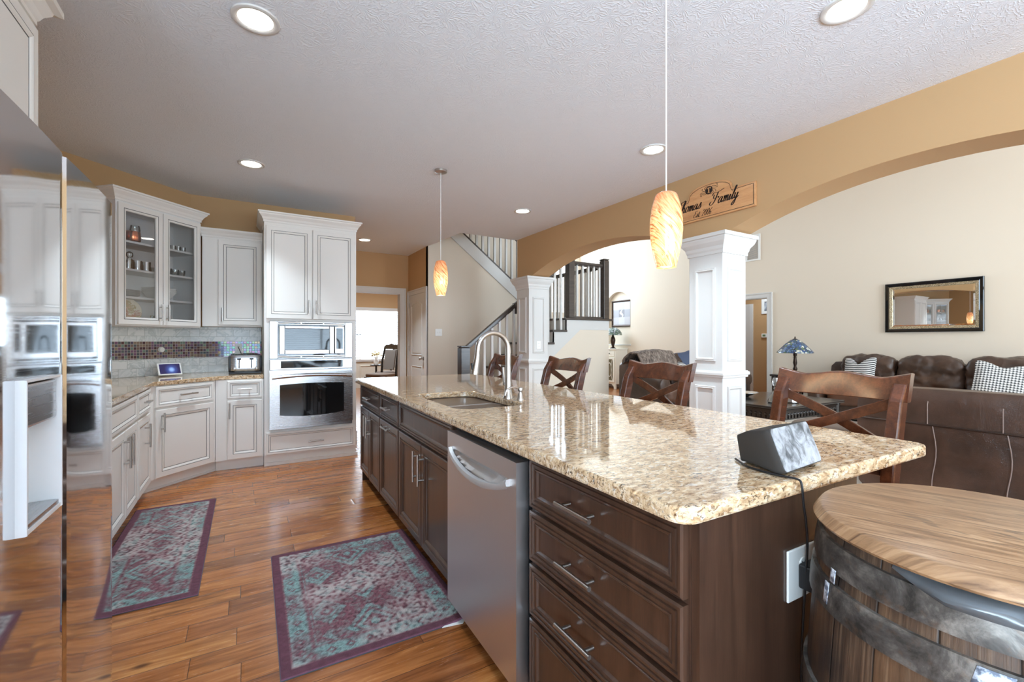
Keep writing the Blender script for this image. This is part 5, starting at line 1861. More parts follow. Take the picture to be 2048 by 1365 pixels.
# floral plate standing up
nr, na = 22, 64
pts, cols = [], []
flw = [(random.uniform(-.75, .75), random.uniform(-.75, .75), random.uniform(.16, .34), random.choice([(206, 146, 116), (214, 168, 132), (196, 176, 132), (206, 160, 140)])) for _ in range(22)]
for j in range(nr):
    r_ = 0.108 * j / (nr - 1)
    for k in range(na):
        a = 2 * PI * k / na
        xx, yy = math.cos(a) * r_, math.sin(a) * r_
        pts.append((xx, -0.012 * (r_ / 0.108) ** 3, yy))
        c = lin((232, 222, 200))
        for fx, fy, fr_2, fc_ in flw:
            dd2 = math.hypot(xx / 0.108 - fx, yy / 0.108 - fy) / fr_2
            if dd2 < 1:
                aa = math.atan2(yy / 0.108 - fy, xx / 0.108 - fx)
                if abs(math.sin(aa * 3 + dd2 * 5)) > 0.35:
                    c = lin(fc_)
        cols.append((*c, 1))
t = thing('floral_plate', 'round cream plate with rose flowers standing on the lowest cabinet shelf', 'plate', gp(0.195, 0.14, SB + 0.109), D45)
mb = MB().grid(pts, na, nr, wrap=True)
mb.xf(Matrix.Rotation(R(-12), 4, 'X'))
o = part('face', mb, 'attr', t, True, colors=cols)
md = o.modifiers.new('t', 'SOLIDIFY')
md.thickness = 0.004
part('stand', MB().tube([(-0.04, -0.03, -0.088), (-0.04, 0.02, -0.107), (-0.04, 0.06, -0.107)], 0.003, 6).tube([(0.04, -0.03, -0.088), (0.04, 0.02, -0.107), (0.04, 0.06, -0.107)], 0.003, 6), 'bronze', t, True)
t = thing('teapot', 'small white and gold floral pitcher on the lowest shelf of the second door', 'pitcher', gp(0.475, 0.15, SB), D45)
mtp = NT('gold_flowered_china')
nn = mtp.noise(38, 3, 0.5).outputs[0]
mtp.p(Base_Color=mtp.ramp(nn, [(0.5, srgb(236, 232, 222)), (0.56, srgb(196, 176, 120))]), Roughness=0.25)
part('body', MB().lathe([(0, 0), (0.035, 0), (0.052, 0.03), (0.05, 0.06), (0.03, 0.085), (0.026, 0.10), (0.03, 0.108), (0, 0.104)], (0, 0, 0), 22), mtp.m, t, True)
part('spout', MB().tube([(0.045, 0, 0.04), (0.075, 0, 0.06), (0.088, 0, 0.09)], [0.012, 0.009, 0.006], 10), mtp.m, t, True)
part('handle', MB().tube(catmull([(-0.045, 0, 0.07), (-0.075, 0, 0.075), (-0.075, 0, 0.035), (-0.048, 0, 0.028)], 5), 0.004, 8), mtp.m, t, True)
# ------------------------------------------------------------------ carved family sign on the arch wall
GLY = {
 'T': (1.55, [[(.1, 1.62), (.35, 1.92), (.85, 1.84), (1.35, 1.95), (1.85, 2.15)], [(1.1, 1.88), (1.0, 1.2), (.85, .4), (.5, 0), (.15, .12), (.25, .42)]]),
 'h': (.95, [[(0, .1), (.35, 1.0), (.5, 1.8), (.38, 2.05), (.25, 1.7), (.18, .9), (.12, 0)], [(.15, .2), (.38, .8), (.58, .92), (.66, .6), (.62, .15), (.75, 0), (.98, .25)]]),
 'o': (.72, [[(.32, .95), (.1, .78), (.03, .35), (.2, 0), (.48, .14), (.58, .55), (.46, .9), (.32, .95)], [(.46, .88), (.6, .74), (.8, .8)]]),
 'm': (1.02, [[(0, .75), (.12, .92), (.15, .5), (.12, 0)], [(.14, .4), (.3, .88), (.45, .85), (.45, .4), (.42, 0)], [(.44, .4), (.6, .88), (.76, .85), (.76, .3), (.85, 0), (1.05, .25)]]),
 'a': (.88, [[(.6, .85), (.35, .95), (.08, .65), (.05, .2), (.22, 0), (.45, .25), (.6, .85)], [(.6, .88), (.58, .3), (.68, .02), (.92, .25)]]),
 's': (.62, [[(0, .15), (.25, .6), (.42, 1.02), (.45, .7), (.55, .35), (.4, .02), (.12, .05), (.08, .25)]]),
 'F': (1.75, [[(.15, 1.55), (.4, 1.95), (.95, 1.86), (1.5, 1.98), (2.15, 2.22)], [(1.2, 1.9), (1.1, 1.2), (.95, .45), (.6, 0), (.2, .12), (.22, .48), (.5, .5)], [(.55, 1.6), (.6, 1.05), (1.0, 1.0), (1.5, 1.15), (1.55, .9)]]),
 'i': (.42, [[(0, .3), (.17, .9), (.14, .3), (.22, 0), (.44, .25)], [(.24, 1.3), (.28, 1.36)]]),
 'l': (.45, [[(0, .25), (.3, 1.2), (.4, 1.98), (.27, 1.95), (.2, 1.0), (.2, .2), (.3, 0), (.5, .25)]]),
 'y': (.8, [[(0, .75), (.12, .9), (.12, .4), (.25, .05), (.45, .3), (.58, .9)], [(.58, .9), (.5, 0), (.38, -.75), (.12, -.95), (.05, -.65), (.35, -.2), (.85, .3)]]),
 'E': (1.05, [[(.95, 1.72), (.65, 1.98), (.32, 1.72), (.42, 1.2), (.68, 1.12)], [(.68, 1.12), (.2, .95), (.1, .35), (.4, 0), (.8, .15), (1.0, .42)]]),
 't': (.5, [[(.25, 1.5), (.2, .6), (.22, .1), (.35, 0), (.52, .25)], [(0, 1.02), (.5, 1.08)]]),
 '.': (.3, [[(.05, 0), (.1, .06)]]),
 '2': (.8, [[(.05, 1.4), (.2, 1.78), (.5, 1.75), (.6, 1.4), (.35, .7), (0, .05), (.3, .15), (.75, .03)]]),
 '0': (.78, [[(.35, 1.8), (.1, 1.4), (.05, .5), (.25, 0), (.5, .3), (.58, 1.2), (.35, 1.8)]]),
 '6': (.75, [[(.62, 1.78), (.25, 1.35), (.06, .6), (.2, .02), (.5, .08), (.58, .5), (.38, .8), (.1, .5)]]),
 ' ': (.6, []),
}


def script_text(mb, txt, x, z, h, y, slant=0.38, th=0.0022, weight=1.0):
    """pen-drawn script; h = x-height"""
    for ch in txt:
        adv, strokes = GLY[ch]
        for s in strokes:
            p = catmull([(a, 0, b) for a, b in s], 5)
            q = [Vector((x + (v.x + slant * v.z) * h, 0, z + v.z * h)) for v in p]
            L, Rr = [], []
            for i, v in enumerate(q):
                d = (q[min(i + 1, len(q) - 1)] - q[max(i - 1, 0)])
                dn = d.normalized() if d.length > 1e-9 else Vector((1, 0, 0))
                w = h * weight * (0.035 + 0.10 * max(0.0, abs(dn.z) - 0.25)) 
                nrm = Vector((-dn.z, 0, dn.x)) * w
                L.append(v + nrm)
                Rr.append(v - nrm)
            n = len(q)
            V = [(v.x, y, v.z) for v in L + Rr] + [(v.x, y + th, v.z) for v in L + Rr]
            F = []
            for i in range(n - 1):
                F += [(i, i + 1, n + i + 1, n + i), (2 * n + i, 3 * n + i, 3 * n + i + 1, 2 * n + i + 1), (i, 2 * n + i, 2 * n + i + 1, i + 1), (n + i, n + i + 1, 3 * n + i + 1, 3 * n + i)]
            mb.add(V, F)
        x += adv * h
    return x


def sign_outline(g=0.0):
    hw, b, sh, pk = 0.425, 0.0, 0.205, 0.315
    pts = [(-hw + g, b + g), (hw - g, b + g), (hw - g, sh - g)]
    sx = 0.225 - g * 0.4
    pts.append((sx, sh - g))
    pts.append((sx - 0.01, sh + 0.022 - g))
    n = 18
    for k in range(n + 1):
        a = PI * k / n
        pts.append((math.cos(a) * (sx - 0.012), sh + 0.025 - g + (pk - sh - 0.025) * math.sin(a) ** 0.8))
    pts.append((-sx + 0.01, sh + 0.022 - g))
    pts.append((-sx, sh - g))
    pts.append((-hw + g, sh - g))
    return pts


sg = thing('wall_sign', 'carved wooden sign with black script lettering and a round monogram above the column', 'sign', (3.5795, 2.535, 2.352), -PI / 2)
ink = flat('engraved_black_paint', srgb(40, 24, 16), 0.5)
swood = mat_wood('tan_sign_wood', srgb(176, 120, 74), srgb(202, 146, 96), srgb(222, 170, 118), 0.45, 'x', 0.2, 9.0)
part('board', MB().prism_xz(sign_outline(), -0.022, 0), swood, sg, bevel=0.003)
a, b = sign_outline(0.016), sign_outline(0.0195)
n = len(a)
V = [(p[0], -0.0232, p[1]) for p in a] + [(p[0], -0.0232, p[1]) for p in b] + [(p[0], -0.0215, p[1]) for p in a] + [(p[0], -0.0215, p[1]) for p in b]
F = []
for i in range(n):
    j = (i + 1) % n
    F += [(i, j, n + j, n + i), (i, 2 * n + i, 2 * n + j, j), (n + i, n + j, 3 * n + j, 3 * n + i)]
part('border_line', MB().add(V, F), ink, sg)
mb = MB()
script_text(mb, 'Thomas', -0.385, 0.108, 0.052, -0.0235)
script_text(mb, 'Family', -0.005, 0.108, 0.052, -0.0235)
part('lettering', mb, ink, sg)
mb = MB()
script_text(mb, 'Est. 2006', -0.165, 0.034, 0.030, -0.0235, weight=0.8)
part('lettering', mb, ink, sg)
part('monogram_disc', MB().lathe([(0.0, -0.0236), (0.036, -0.0236), (0.0365, -0.022)], (0.0, 0, 0.248), 30, axis='y'), ink, sg)
mb = MB()
for x0, x1, z0, z1 in ((-0.020, 0.020, 0.266, 0.271), (-0.0045, 0.0045, 0.228, 0.268), (-0.011, 0.011, 0.225, 0.229), (-0.020, -0.016, 0.258, 0.268), (0.016, 0.020, 0.258, 0.268)):
    mb.box(x0, x1, -0.0246, -0.0232, z0, z1)
part('monogram_letter', mb, swood, sg)
mb = MB()
for s in (-1, 1):
    for pts in ([(.02, .27), (.045, .278), (.07, .268), (.085, .276), (.08, .286), (.07, .282)], [(.03, .265), (.05, .262), (.075, .255), (.09, .262)], [(.035, .24), (.045, .225), (.03, .214), (.012, .209)], [(.04, .25), (.06, .242), (.07, .228), (.062, .222)]):
        q = catmull([(s * p[0], -0.0232, (p[1] if s > 0 else 0.496 - p[1])) for p in pts], 5)
        mb.tube(q, 0.0018, 5)
part('flourish', mb, ink, sg)

# ------------------------------------------------------------------ living room
cp = struct('carpet', MB().box(3.95, 8.6, -2.4, 5.75, 0.001, 0.016), 'carpet', 'cream carpet under the sofas and coffee table')
solo(cp, 'cream carpet under the sofas and coffee table', 'carpet')


def leather_wrinkle(amp, e=4):
    pass


def sofa(name, label, loc, rz, W, seats, back_h=1.0, seat_h=0.46, D=0.95, arm=0.24, show_back_seams=False, group=None, drop=0.0):
    """front faces -Y; back along +Y"""
    t = thing(name, label, 'sofa', loc, rz, group)
    hw = W / 2
    part('base', MB().box(-hw + 0.05, hw - 0.05, -D + 0.16, -0.06, 0.05, 0.30), 'leather', t, bevel=0.03)
    # outside back
    def lean(w, q):
        return w
    mb = MB().blob((0, -0.10, (0.06 + back_h * 0.86) / 2 + 0.02), (hw - 0.02, 0.11, back_h * 0.43), 12, 14, 0.006, 4.0, 1.0)
    part('back_shell', mb, 'leather', t, True)
    if show_back_seams:
        mb = MB()
        zsm = 0.64
        mb.tube([(-hw + 0.03 + (W - 0.06) * k / 24, 0.016, zsm) for k in range(25)], 0.007, 6)
        part('seam', mb, 'bronze', t, True)
        pale = flat('pale_stitch', srgb(150, 130, 120), 0.6)
        for f_ in (-0.348, -0.191, -0.030, 0.130, 0.287):
            part('stitch_line', MB().tube([(f_ * W + 0.012 * math.sin(k * 0.7), 0.017, 0.09 + (zsm - 0.09) * k / 10) for k in range(11)], 0.0035, 5), pale, t, True)
        for f_ in (-0.335, -0.178, -0.017, 0.142, 0.302):
            part('stitch_line', MB().tube([(f_ * W, 0.017 - (0.03 if k > 8 else 0) * (k - 8) / 3, zsm + (back_h * 0.86 - zsm) * k / 11) for k in range(12)], 0.0035, 5), pale, t, True)
    sw = (W - 2 * arm) / seats
    for i in range(seats):
        cx = -hw + arm + sw * (i + 0.5)
        part('seat_cushion', MB().blob((cx, -D / 2 - 0.10, seat_h - 0.10), (sw / 2 - 0.004, D / 2 - 0.17, 0.13), 5, 12, 0.018, 5.0, i * 3.1 + loc[0]), 'leather_seat', t, True)
        def shape(w, q):
            # pillow-top back cushion: fat roll at the top, leaning back
            f_ = (q.z + 1) / 2
            w.y += 0.10 * f_ - 0.05 * math.exp(-((f_ - 0.82) / 0.2) ** 2)
            w.x *= 1 - 0.03 * (1 - f_)
            return w
        part('back_cushion', MB().blob((cx, -0.33, seat_h + (back_h - seat_h) / 2 - 0.01 - drop / 2), (sw / 2 - 0.004, 0.13, (back_h - seat_h) / 2 + 0.03 - drop / 2), 4.5, 22, 0.034, 7.0, i * 5.7 + loc[1], shape), 'leather', t, True)
    for s in (-1, 1):
        def armf(w, q):
            f_ = (q.z + 1) / 2
            w.x *= 0.78 + 0.3 * max(0, f_ - 0.55) / 0.45
            w.z -= 0.05 * max(0, q.y) * 0
            return w
        part('arm', MB().blob((s * (hw - arm / 2), -D / 2 - 0.02, 0.34), (arm / 2 + 0.02, D / 2 - 0.03, 0.30), 5, 12, 0.010, 5.0, s * 2.0 + loc[0], armf), 'leather', t, True)
        mb = MB().lathe([(0.0, 0.0), (0.10, 0.0), (0.115, 0.008), (0.12, 0.02)], (s * (hw - arm / 2), -D + 0.012, 0.535), 20, axis='y')
        part('arm_scroll', mb, 'leather', t, True)
    for s in (-1, 1):
        for yq in (-D + 0.22, -0.14):
            part('leg', MB().lathe([(0.028, 0.0), (0.034, 0.05), (0.034, 0.06)], (s * (hw - 0.12), yq, 0), 12), 'carved', t, True)
    return t


ZC = 0.016
sofa('sofa', 'brown leather three-seat sofa against the living room wall below the mirror', (8.66, 2.42, ZC), -PI / 2, 2.66, 3, 1.0, 0.47, 1.0)
sofa('sofa', 'brown leather sofa seen from behind, with pale seams, at the right edge of the photo', (4.16, 0.52, ZC), PI / 2, 2.30, 3, 0.98, 0.46, 0.98, 0.24, True, None, 0.20)
sofa('loveseat', 'dark leather loveseat beyond the coffee table, partly hidden by the nearest column', (6.78, 5.74, ZC), 0, 2.46, 3, 0.98, 0.45, 0.95)
ott = thing('ottoman', 'low taupe leather ottoman between the seen-from-behind sofa and the coffee table', 'ottoman', (4.98, 2.19, ZC), 0)
part('top', MB().blob((0, 0, 0.36), (0.30, 0.27, 0.08), 6, 10, 0.006, 5), 'seatpad', ott, True)
part('base', MB().box(-0.27, 0.27, -0.24, 0.24, 0.05, 0.29), 'leather', ott, bevel=0.02)
for s in (-1, 1):
    for q in (-1, 1):
        part('leg', MB().cyl((s * 0.24, q * 0.21, 0), (s * 0.24, q * 0.21, 0.06), 0.025, 10), 'carved', ott)

mp = NT('black_white_houndstooth')
x, y, z = mp.sep(mp.co())
def chk(a, k):
    return mp.math('GREATER_THAN', mp.math('FRACT', mp.math('MULTIPLY', a, k)), 0.5)
k_ = 34.0
sx, sz = chk(x, k_), chk(z, k_)
dg = mp.math('GREATER_THAN', mp.math('FRACT', mp.math('MULTIPLY', mp.math('ADD', x, z), k_ * 2)), 0.5)
pat = mp.math('ADD', mp.math('MULTIPLY', mp.math('MULTIPLY', sx, sz), 1.0), mp.math('MULTIPLY', mp.math('ABSOLUTE', mp.math('SUBTRACT', sx, sz)), dg))
mp.p(Base_Color=mp.mix(pat, srgb(232, 230, 226), srgb(28, 28, 30)), Roughness=0.85)
mstripe = NT('black_white_stripe_weave')
x, y, z = mstripe.sep(mstripe.co())
mstripe.p(Base_Color=mstripe.mix(mstripe.math('GREATER_THAN', mstripe.math('FRACT', mstripe.math('ADD', mstripe.math('MULTIPLY', z, 34.0), mstripe.math('MULTIPLY', mstripe.noise(5, 2).outputs[0], 0.8))), 0.52), srgb(232, 230, 226), srgb(30, 30, 32)), Roughness=0.85)
mblue = flat('slate_blue_fabric', srgb(74, 84, 108), 0.7)


def pillow(label, loc, rot, size, mat, chop=0.0):
    def sh(w, q):
        px_, pz_ = q.x, q.z
        k = 1 - 0.10 * (1 - abs(px_) ** 2) * abs(pz_) ** 3
        w.z *= k
        w.x *= 1 - 0.10 * (1 - abs(pz_) ** 2) * abs(px_) ** 3
        w.y *= max(0.06, (1 - abs(px_) ** 4) * (1 - abs(pz_) ** 4)) ** 0.6 + 0.05
        if chop:
            f_ = max(0, pz_)
            w.z -= chop * f_ ** 2 * math.exp(-(px_ / 0.34) ** 2)
        return w
    o = part('throw_pillow', MB().blob((0, 0, 0), (size / 2, 0.085, size / 2), 9, 16, 0.004, 9, loc[0], sh), mat, None, True, loc=loc)
    o.rotation_euler = rot
    return solo(o, label, 'pillow')


pillow('black and white houndstooth pillow at the right end of the wall sofa', (8.02, 1.66, 0.735), (R(-18), R(8), -PI / 2 + R(14)), 0.52, mp.m, 0.05)
pillow('black and white striped pillow at the lamp end of the wall sofa', (8.14, 3.19, 0.78), (R(-16), R(-4), -PI / 2 - R(10)), 0.46, mstripe.m, 0.14)
pillow('black and white striped pillow on the loveseat behind the second stool', (6.62, 5.15, 0.66), (R(-24), R(12), R(8)), 0.44, mstripe.m, 0.04)
pillow('slate blue pillow on the loveseat back beside the column', (6.86, 5.38, 0.86), (R(-14), R(-8), R(-6)), 0.42, mblue)
mfur = NT('shaggy_taupe_throw')
nn = mfur.noise(1.0, 5, 0.65, mfur.mapping((26, 26, 5))).outputs[0]
mfur.p(Base_Color=mfur.ramp(nn, [(0.35, srgb(84, 72, 66)), (0.55, srgb(140, 124, 112)), (0.7, srgb(176, 162, 150))]), Roughness=0.95)
mfur.bump(nn, 0.9, 0.03)
pts = []
NU, NV = 26, 18
for j in range(NV):
    v_ = j / (NV - 1)
    for i in range(NU):
        u_ = i / (NU - 1)
        xx = (u_ - 0.5) * 0.86
        # drapes from the loveseat seat back over the top
        prof = [(-0.50, 0.66), (-0.46, 0.86), (-0.36, 1.03), (-0.22, 1.04), (-0.06, 0.93), (0.0, 0.75)]
        q = v_ * (len(prof) - 1)
        k = min(int(q), len(prof) - 2)
        f_ = q - k
        yy = prof[k][0] * (1 - f_) + prof[k + 1][0] * f_
        zz_ = prof[k][1] * (1 - f_) + prof[k + 1][1] * f_
        d_ = 0.02 * mnoise.noise(Vector((xx * 7, v_ * 5, 2.0)))
        pts.append((xx, yy - 0.045 * (v_ < 0.5) + d_, zz_ + 0.05 + d_ - 0.10 * abs(u_ - 0.62) ** 1.5))
o = part('throw_blanket', MB().grid(pts, NU, NV), mfur.m, None, True, loc=(6.02, 5.72, ZC))
md = o.modifiers.new('t', 'SOLIDIFY')
md.thickness = 0.02
solo(o, 'shaggy taupe throw blanket draped over the back of the loveseat', 'blanket')

# coffee table with carved apron and turned legs
ct = thing('coffee_table', 'large dark carved coffee table with turned legs between the sofas', 'coffee table', (6.02, 3.36, ZC), R(-2))
CW, CDp = 0.72, 0.56
part('top', MB().prism(rrect(-CW, CW, -CDp, CDp, 0.05, 4), 0.435, 0.465), 'carved', ct, bevel=0.010)
for rzk, L, dd in ((0, CW, CDp), (PI, CW, CDp), (PI / 2, CDp, CW), (-PI / 2, CDp, CW)):
    mb = MB().box(-L + 0.06, L - 0.06, -dd + 0.055, -dd + 0.075, 0.30, 0.435)
    n = int(L / 0.035)
    for k in range(n):
        cx = -L + 0.10 + (2 * L - 0.2) * k / (n - 1)
        mb.lathe([(0.0, -0.012), (0.012, -0.008), (0.018, 0.0), (0.018, 0.004)], (cx, -dd + 0.053, 0.362), 8, axis='y')
        mb.box(cx - 0.006, cx + 0.006, -dd + 0.045, -dd + 0.056, 0.315, 0.345)
    mb.box(-L + 0.05, L - 0.05, -dd + 0.045, -dd + 0.06, 0.402, 0.418).box(-L + 0.05, L - 0.05, -dd + 0.045, -dd + 0.06, 0.300, 0.312)
    mb.xf(Matrix.Rotation(rzk, 4, 'Z'))
    part('apron', mb, 'carved', ct)
for s in (-1, 1):
    for q in (-1, 1):
        part('leg', MB().lathe([(0.045, 0.0), (0.052, 0.03), (0.034, 0.06), (0.045, 0.09), (0.066, 0.15), (0.060, 0.20), (0.036, 0.235), (0.052, 0.26), (0.052, 0.30), (0.055, 0.435)], (s * (CW - 0.09), q * (CDp - 0.09), 0), 16), 'carved', ct, True)
CZ = ZC + 0.465
dec = [(0, 0.0), (0.085, 0.0), (0.092, 0.012), (0.075, 0.06), (0.04, 0.12), (0.022, 0.15), (0.02, 0.175), (0.028, 0.18), (0.024, 0.186), (0.015, 0.176), (0.018, 0.15), (0.036, 0.118), (0.07, 0.06), (0.08, 0.02), (0, 0.014)]
t = thing('decanter', 'cut glass decanter with a tall stopper on the coffee table', 'decanter', (5.66, 3.10, CZ), 0)
part('body', MB().lathe(dec, (0, 0, 0), 10), 'crystal', t)
part('stopper', MB().lathe([(0.013, 0.165), (0.014, 0.19), (0.034, 0.215), (0.042, 0.27), (0.03, 0.31), (0, 0.312)], (0, 0, 0), 8), 'crystal', t)
t = thing('decanter', 'low cut glass decanter right of the taller one on the coffee table', 'decanter', (5.86, 3.02, CZ), 0)
part('body', MB().lathe([(r_ * 0.95, h * 0.8) for r_, h in dec], (0, 0, 0), 10), 'crystal', t)
part('stopper', MB().lathe([(0.012, 0.135), (0.013, 0.15), (0.028, 0.165), (0.030, 0.20), (0, 0.205)], (0, 0, 0), 8), 'crystal', t)
bw = part('bowl', MB().lathe([(0.0, 0.004), (0.05, 0.004), (0.06, 0.012), (0.14, 0.05), (0.17, 0.062), (0.168, 0.066), (0.135, 0.055), (0.05, 0.014), (0, 0.012)], (0, 0, 0), 28), 'chrome', None, True, loc=(5.92, 3.66, CZ))
solo(bw, 'shallow silver bowl on the coffee table beside the column', 'bowl')

# end table and stained-glass lamps
et = thing('end_table', 'dark carved end table under the blue stained-glass lamp', 'end table', (8.12, 4.12, 0), 0)
part('top', MB().prism(rrect(-0.30, 0.30, -0.28, 0.28, 0.03, 3), 0.64, 0.675), 'carved', et, bevel=0.008)
for k in range(4):
    mb = MB().box(-0.26, 0.26, -0.255, -0.24, 0.53, 0.64)
    for i in range(9):
        mb.lathe([(0.0, -0.01), (0.014, -0.004), (0.018, 0.003)], (-0.22 + i * 0.055, -0.256, 0.59), 8, axis='y')
    mb.xf(Matrix.Rotation(k * PI / 2, 4, 'Z'))
    part('apron', mb, 'carved', et)
for s in (-1, 1):
    for q in (-1, 1):
        part('leg', MB().lathe([(0.03, 0), (0.036, 0.03), (0.022, 0.07), (0.034, 0.18), (0.04, 0.28), (0.024, 0.36), (0.036, 0.42), (0.036, 0.64)], (s * 0.24, q * 0.22, 0), 14), 'carved', et, True)
part('shelf', MB().box(-0.23, 0.23, -0.21, 0.21, 0.20, 0.225), 'carved', et, bevel=0.006)


def glass_lamp(label, loc, shade_r, shade_h, H, palette, body, cone=0.0):
    t = thing('table_lamp', label, 'table lamp', loc, 0)
    mt_ = NT('leaded_stained_glass')
    v = mt_.n('ShaderNodeTexVoronoi', i_Vector=mt_.co(), i_Scale=26.0, feature='F1')
    e = mt_.n('ShaderNodeTexVoronoi', i_Vector=mt_.co(), i_Scale=26.0, feature='DISTANCE_TO_EDGE').outputs[0]
    w = mt_.sep(v.outputs['Color'])[0]
    st_ = [(i / len(palette), srgb(*c)) for i, c in enumerate(palette)]
    cc = mt_.ramp(w, st_, 'CONSTANT')
    cc = mt_.mix(mt_.ramp(e, [(0.03, BW[0]), (0.06, BW[1])]), srgb(34, 32, 30), cc)
    mt_.p(Base_Color=cc, Roughness=0.2, Coat_Weight=0.4)
    b = H - shade_h
    r = shade_r
    if cone:
        pr = [(r * 1.0, b - 0.004), (r * 0.985, b + 0.012), (r * 0.82, b + shade_h * 0.30), (r * 0.55, b + shade_h * 0.66), (r * 0.26, b + shade_h * 0.95), (r * 0.16, b + shade_h)]
    else:
        pr = [(r * 1.0, b - 0.012), (r * 0.97, b + 0.012), (r * 0.88, b + shade_h * 0.36), (r * 0.66, b + shade_h * 0.70), (r * 0.36, b + shade_h * 0.93), (r * 0.12, b + shade_h)]
    o = part('shade', MB().lathe(pr + [(p[0] - 0.004, p[1] - 0.003) for p in reversed(pr)], (0, 0, 0), 36), mt_.m, t, True)
    part('finial', MB().lathe([(r * 0.17, H - 0.004), (r * 0.12, H + 0.012), (0.008, H + 0.02), (0.012, H + 0.035), (0.006, H + 0.05), (0, H + 0.06)], (0, 0, 0), 14), 'bronze', t, True)
    part('base', MB().lathe(body + [(0.008, b), (0.008, H)], (0, 0, 0), 22), 'bronze', t, True)
    for s in (-1, 1):
        part('pull_chain', MB().cyl((s * 0.06, 0, b + 0.02), (s * 0.06, 0, b - 0.07), 0.0018, 6).lathe([(0, -0.008), (0.006, 0), (0, 0.008)], (s * 0.06, 0, b - 0.078), 8), 'bronze', t)
    return t


BODY = [(0.0, 0.0), (0.11, 0.0), (0.112, 0.012), (0.095, 0.022), (0.05, 0.035), (0.024, 0.06), (0.034, 0.085), (0.034, 0.105), (0.022, 0.13), (0.020, 0.15), (0.032, 0.20), (0.026, 0.25), (0.018, 0.31), (0.026, 0.33), (0.026, 0.36), (0.014, 0.38)]
glass_lamp('blue stained-glass table lamp on the end table beside the wall sofa', (8.12, 4.12, 0.675), 0.275, 0.225, 0.60, [(58, 84, 128), (84, 112, 150), (120, 140, 168), (70, 96, 120), (206, 208, 196), (96, 116, 90), (60, 80, 110)], BODY, 1.0)
cb = thing('console_cabinet', 'cream console cabinet with oval fretwork doors before the picture niche', 'cabinet', (8.69, 9.22, 0), -PI / 2)
CWd, CHt, CDd = 1.20, 1.05, 0.42
part('body', MB().box(-CWd / 2, CWd / 2, -CDd, 0, 0.12, CHt - 0.03), 'console', cb, bevel=0.004)
part('top', MB().box(-CWd / 2 - 0.025, CWd / 2 + 0.025, -CDd - 0.025, 0, CHt - 0.03, CHt), 'console', cb, bevel=0.008)
mb = MB()
for s in (-1, 1):
    mb.add([(s * CWd / 2, -CDd, 0), (s * (CWd / 2 - 0.07), -CDd, 0), (s * (CWd / 2 - 0.07), -CDd, 0.05), (s * (CWd / 2 - 0.16), -CDd, 0.12), (s * CWd / 2, -CDd, 0.12), (s * CWd / 2, -CDd + 0.03, 0), (s * (CWd / 2 - 0.07), -CDd + 0.03, 0), (s * (CWd / 2 - 0.07), -CDd + 0.03, 0.05), (s * (CWd / 2 - 0.16), -CDd + 0.03, 0.12), (s * CWd / 2, -CDd + 0.03, 0.12)],
           [(0, 1, 2, 3, 4), (9, 8, 7, 6, 5), (0, 5, 6, 1), (1, 6, 7, 2), (2, 7, 8, 3), (0, 4, 9, 5)])
    mb.box(s * CWd / 2 - (0.0 if s < 0 else 0.05), s * CWd / 2 + (0.05 if s < 0 else 0.0), -0.05, 0, 0, 0.12)
part('foot', mb, 'console', cb)
for k in range(3):
    cx = (k - 1) * 0.385
    o = part('drawer', MB().rings(cx - 0.175, cx + 0.175, CHt - 0.20, CHt - 0.06, -CDd - 0.012, [(0, 0.002, 0), (0.004, 0, 0), (0.015, 0, 0), (0.02, 0.005, 0), (0.026, 0.003, 0)], 0.012), 'console', cb)
    part('pull', MB().lathe([(0.006, 0), (0.006, -0.01), (0.016, -0.016), (0.012, -0.024), (0, -0.026)], (cx, -CDd - 0.009, CHt - 0.13), 12, axis='y'), 'bronze', o, True)
    x0, x1, z0, z1 = cx - 0.175, cx + 0.175, 0.17, CHt - 0.235
    mb = MB()
    for a, b, c, d in ((x0, x0 + 0.045, z0, z1), (x1 - 0.045, x1, z0, z1), (x0 + 0.045, x1 - 0.045, z0, z0 + 0.045), (x0 + 0.045, x1 - 0.045, z1 - 0.045, z1)):
        mb.box(a, b, -CDd - 0.02, -CDd, c, d)
    o = part('door', mb, 'console', cb)
    part('glass', MB().box(x0 + 0.045, x1 - 0.045, -CDd - 0.006, -CDd - 0.002, z0 + 0.045, z1 - 0.045), flat('antique_mirror_glass', srgb(120, 112, 90), 0.2, 0.4) if 'antique_mirror_glass' not in bpy.data.materials else bpy.data.materials['antique_mirror_glass'], o)
    mb = MB()
    zc, hh, ww = (z0 + z1) / 2, (z1 - z0) / 2 - 0.05, 0.10
    ov_ = lambda sx_, sz_, oz: [(cx + math.cos(2 * PI * q / 28) * sx_, -CDd - 0.013, zc + oz + math.sin(2 * PI * q / 28) * sz_) for q in range(29)]
    mb.tube(ov_(ww * 0.72, hh * 0.66, 0), 0.008, 6)
    for s in (-1, 1):
        mb.tube([(cx + s * ww * 1.25 - s * math.cos(a_ * 0.16) * ww * 0.62, -CDd - 0.013, zc + math.sin(a_ * 0.16) * hh * 1.02) for a_ in range(-9, 10)], 0.007, 6)
    part('fretwork', mb, 'console', o, True)
LB = [(0.0, 0.0), (0.085, 0.0), (0.088, 0.012), (0.05, 0.03), (0.03, 0.06), (0.05, 0.13), (0.066, 0.21), (0.058, 0.27), (0.032, 0.32), (0.022, 0.36), (0.026, 0.38), (0.014, 0.40)]
glass_lamp('green stained-glass table lamp on the cream console in the foyer', (8.44, 8.90, 1.05), 0.25, 0.19, 0.56, [(150, 160, 156), (96, 120, 110), (196, 204, 204), (120, 138, 120), (176, 182, 186), (84, 104, 92)], LB)

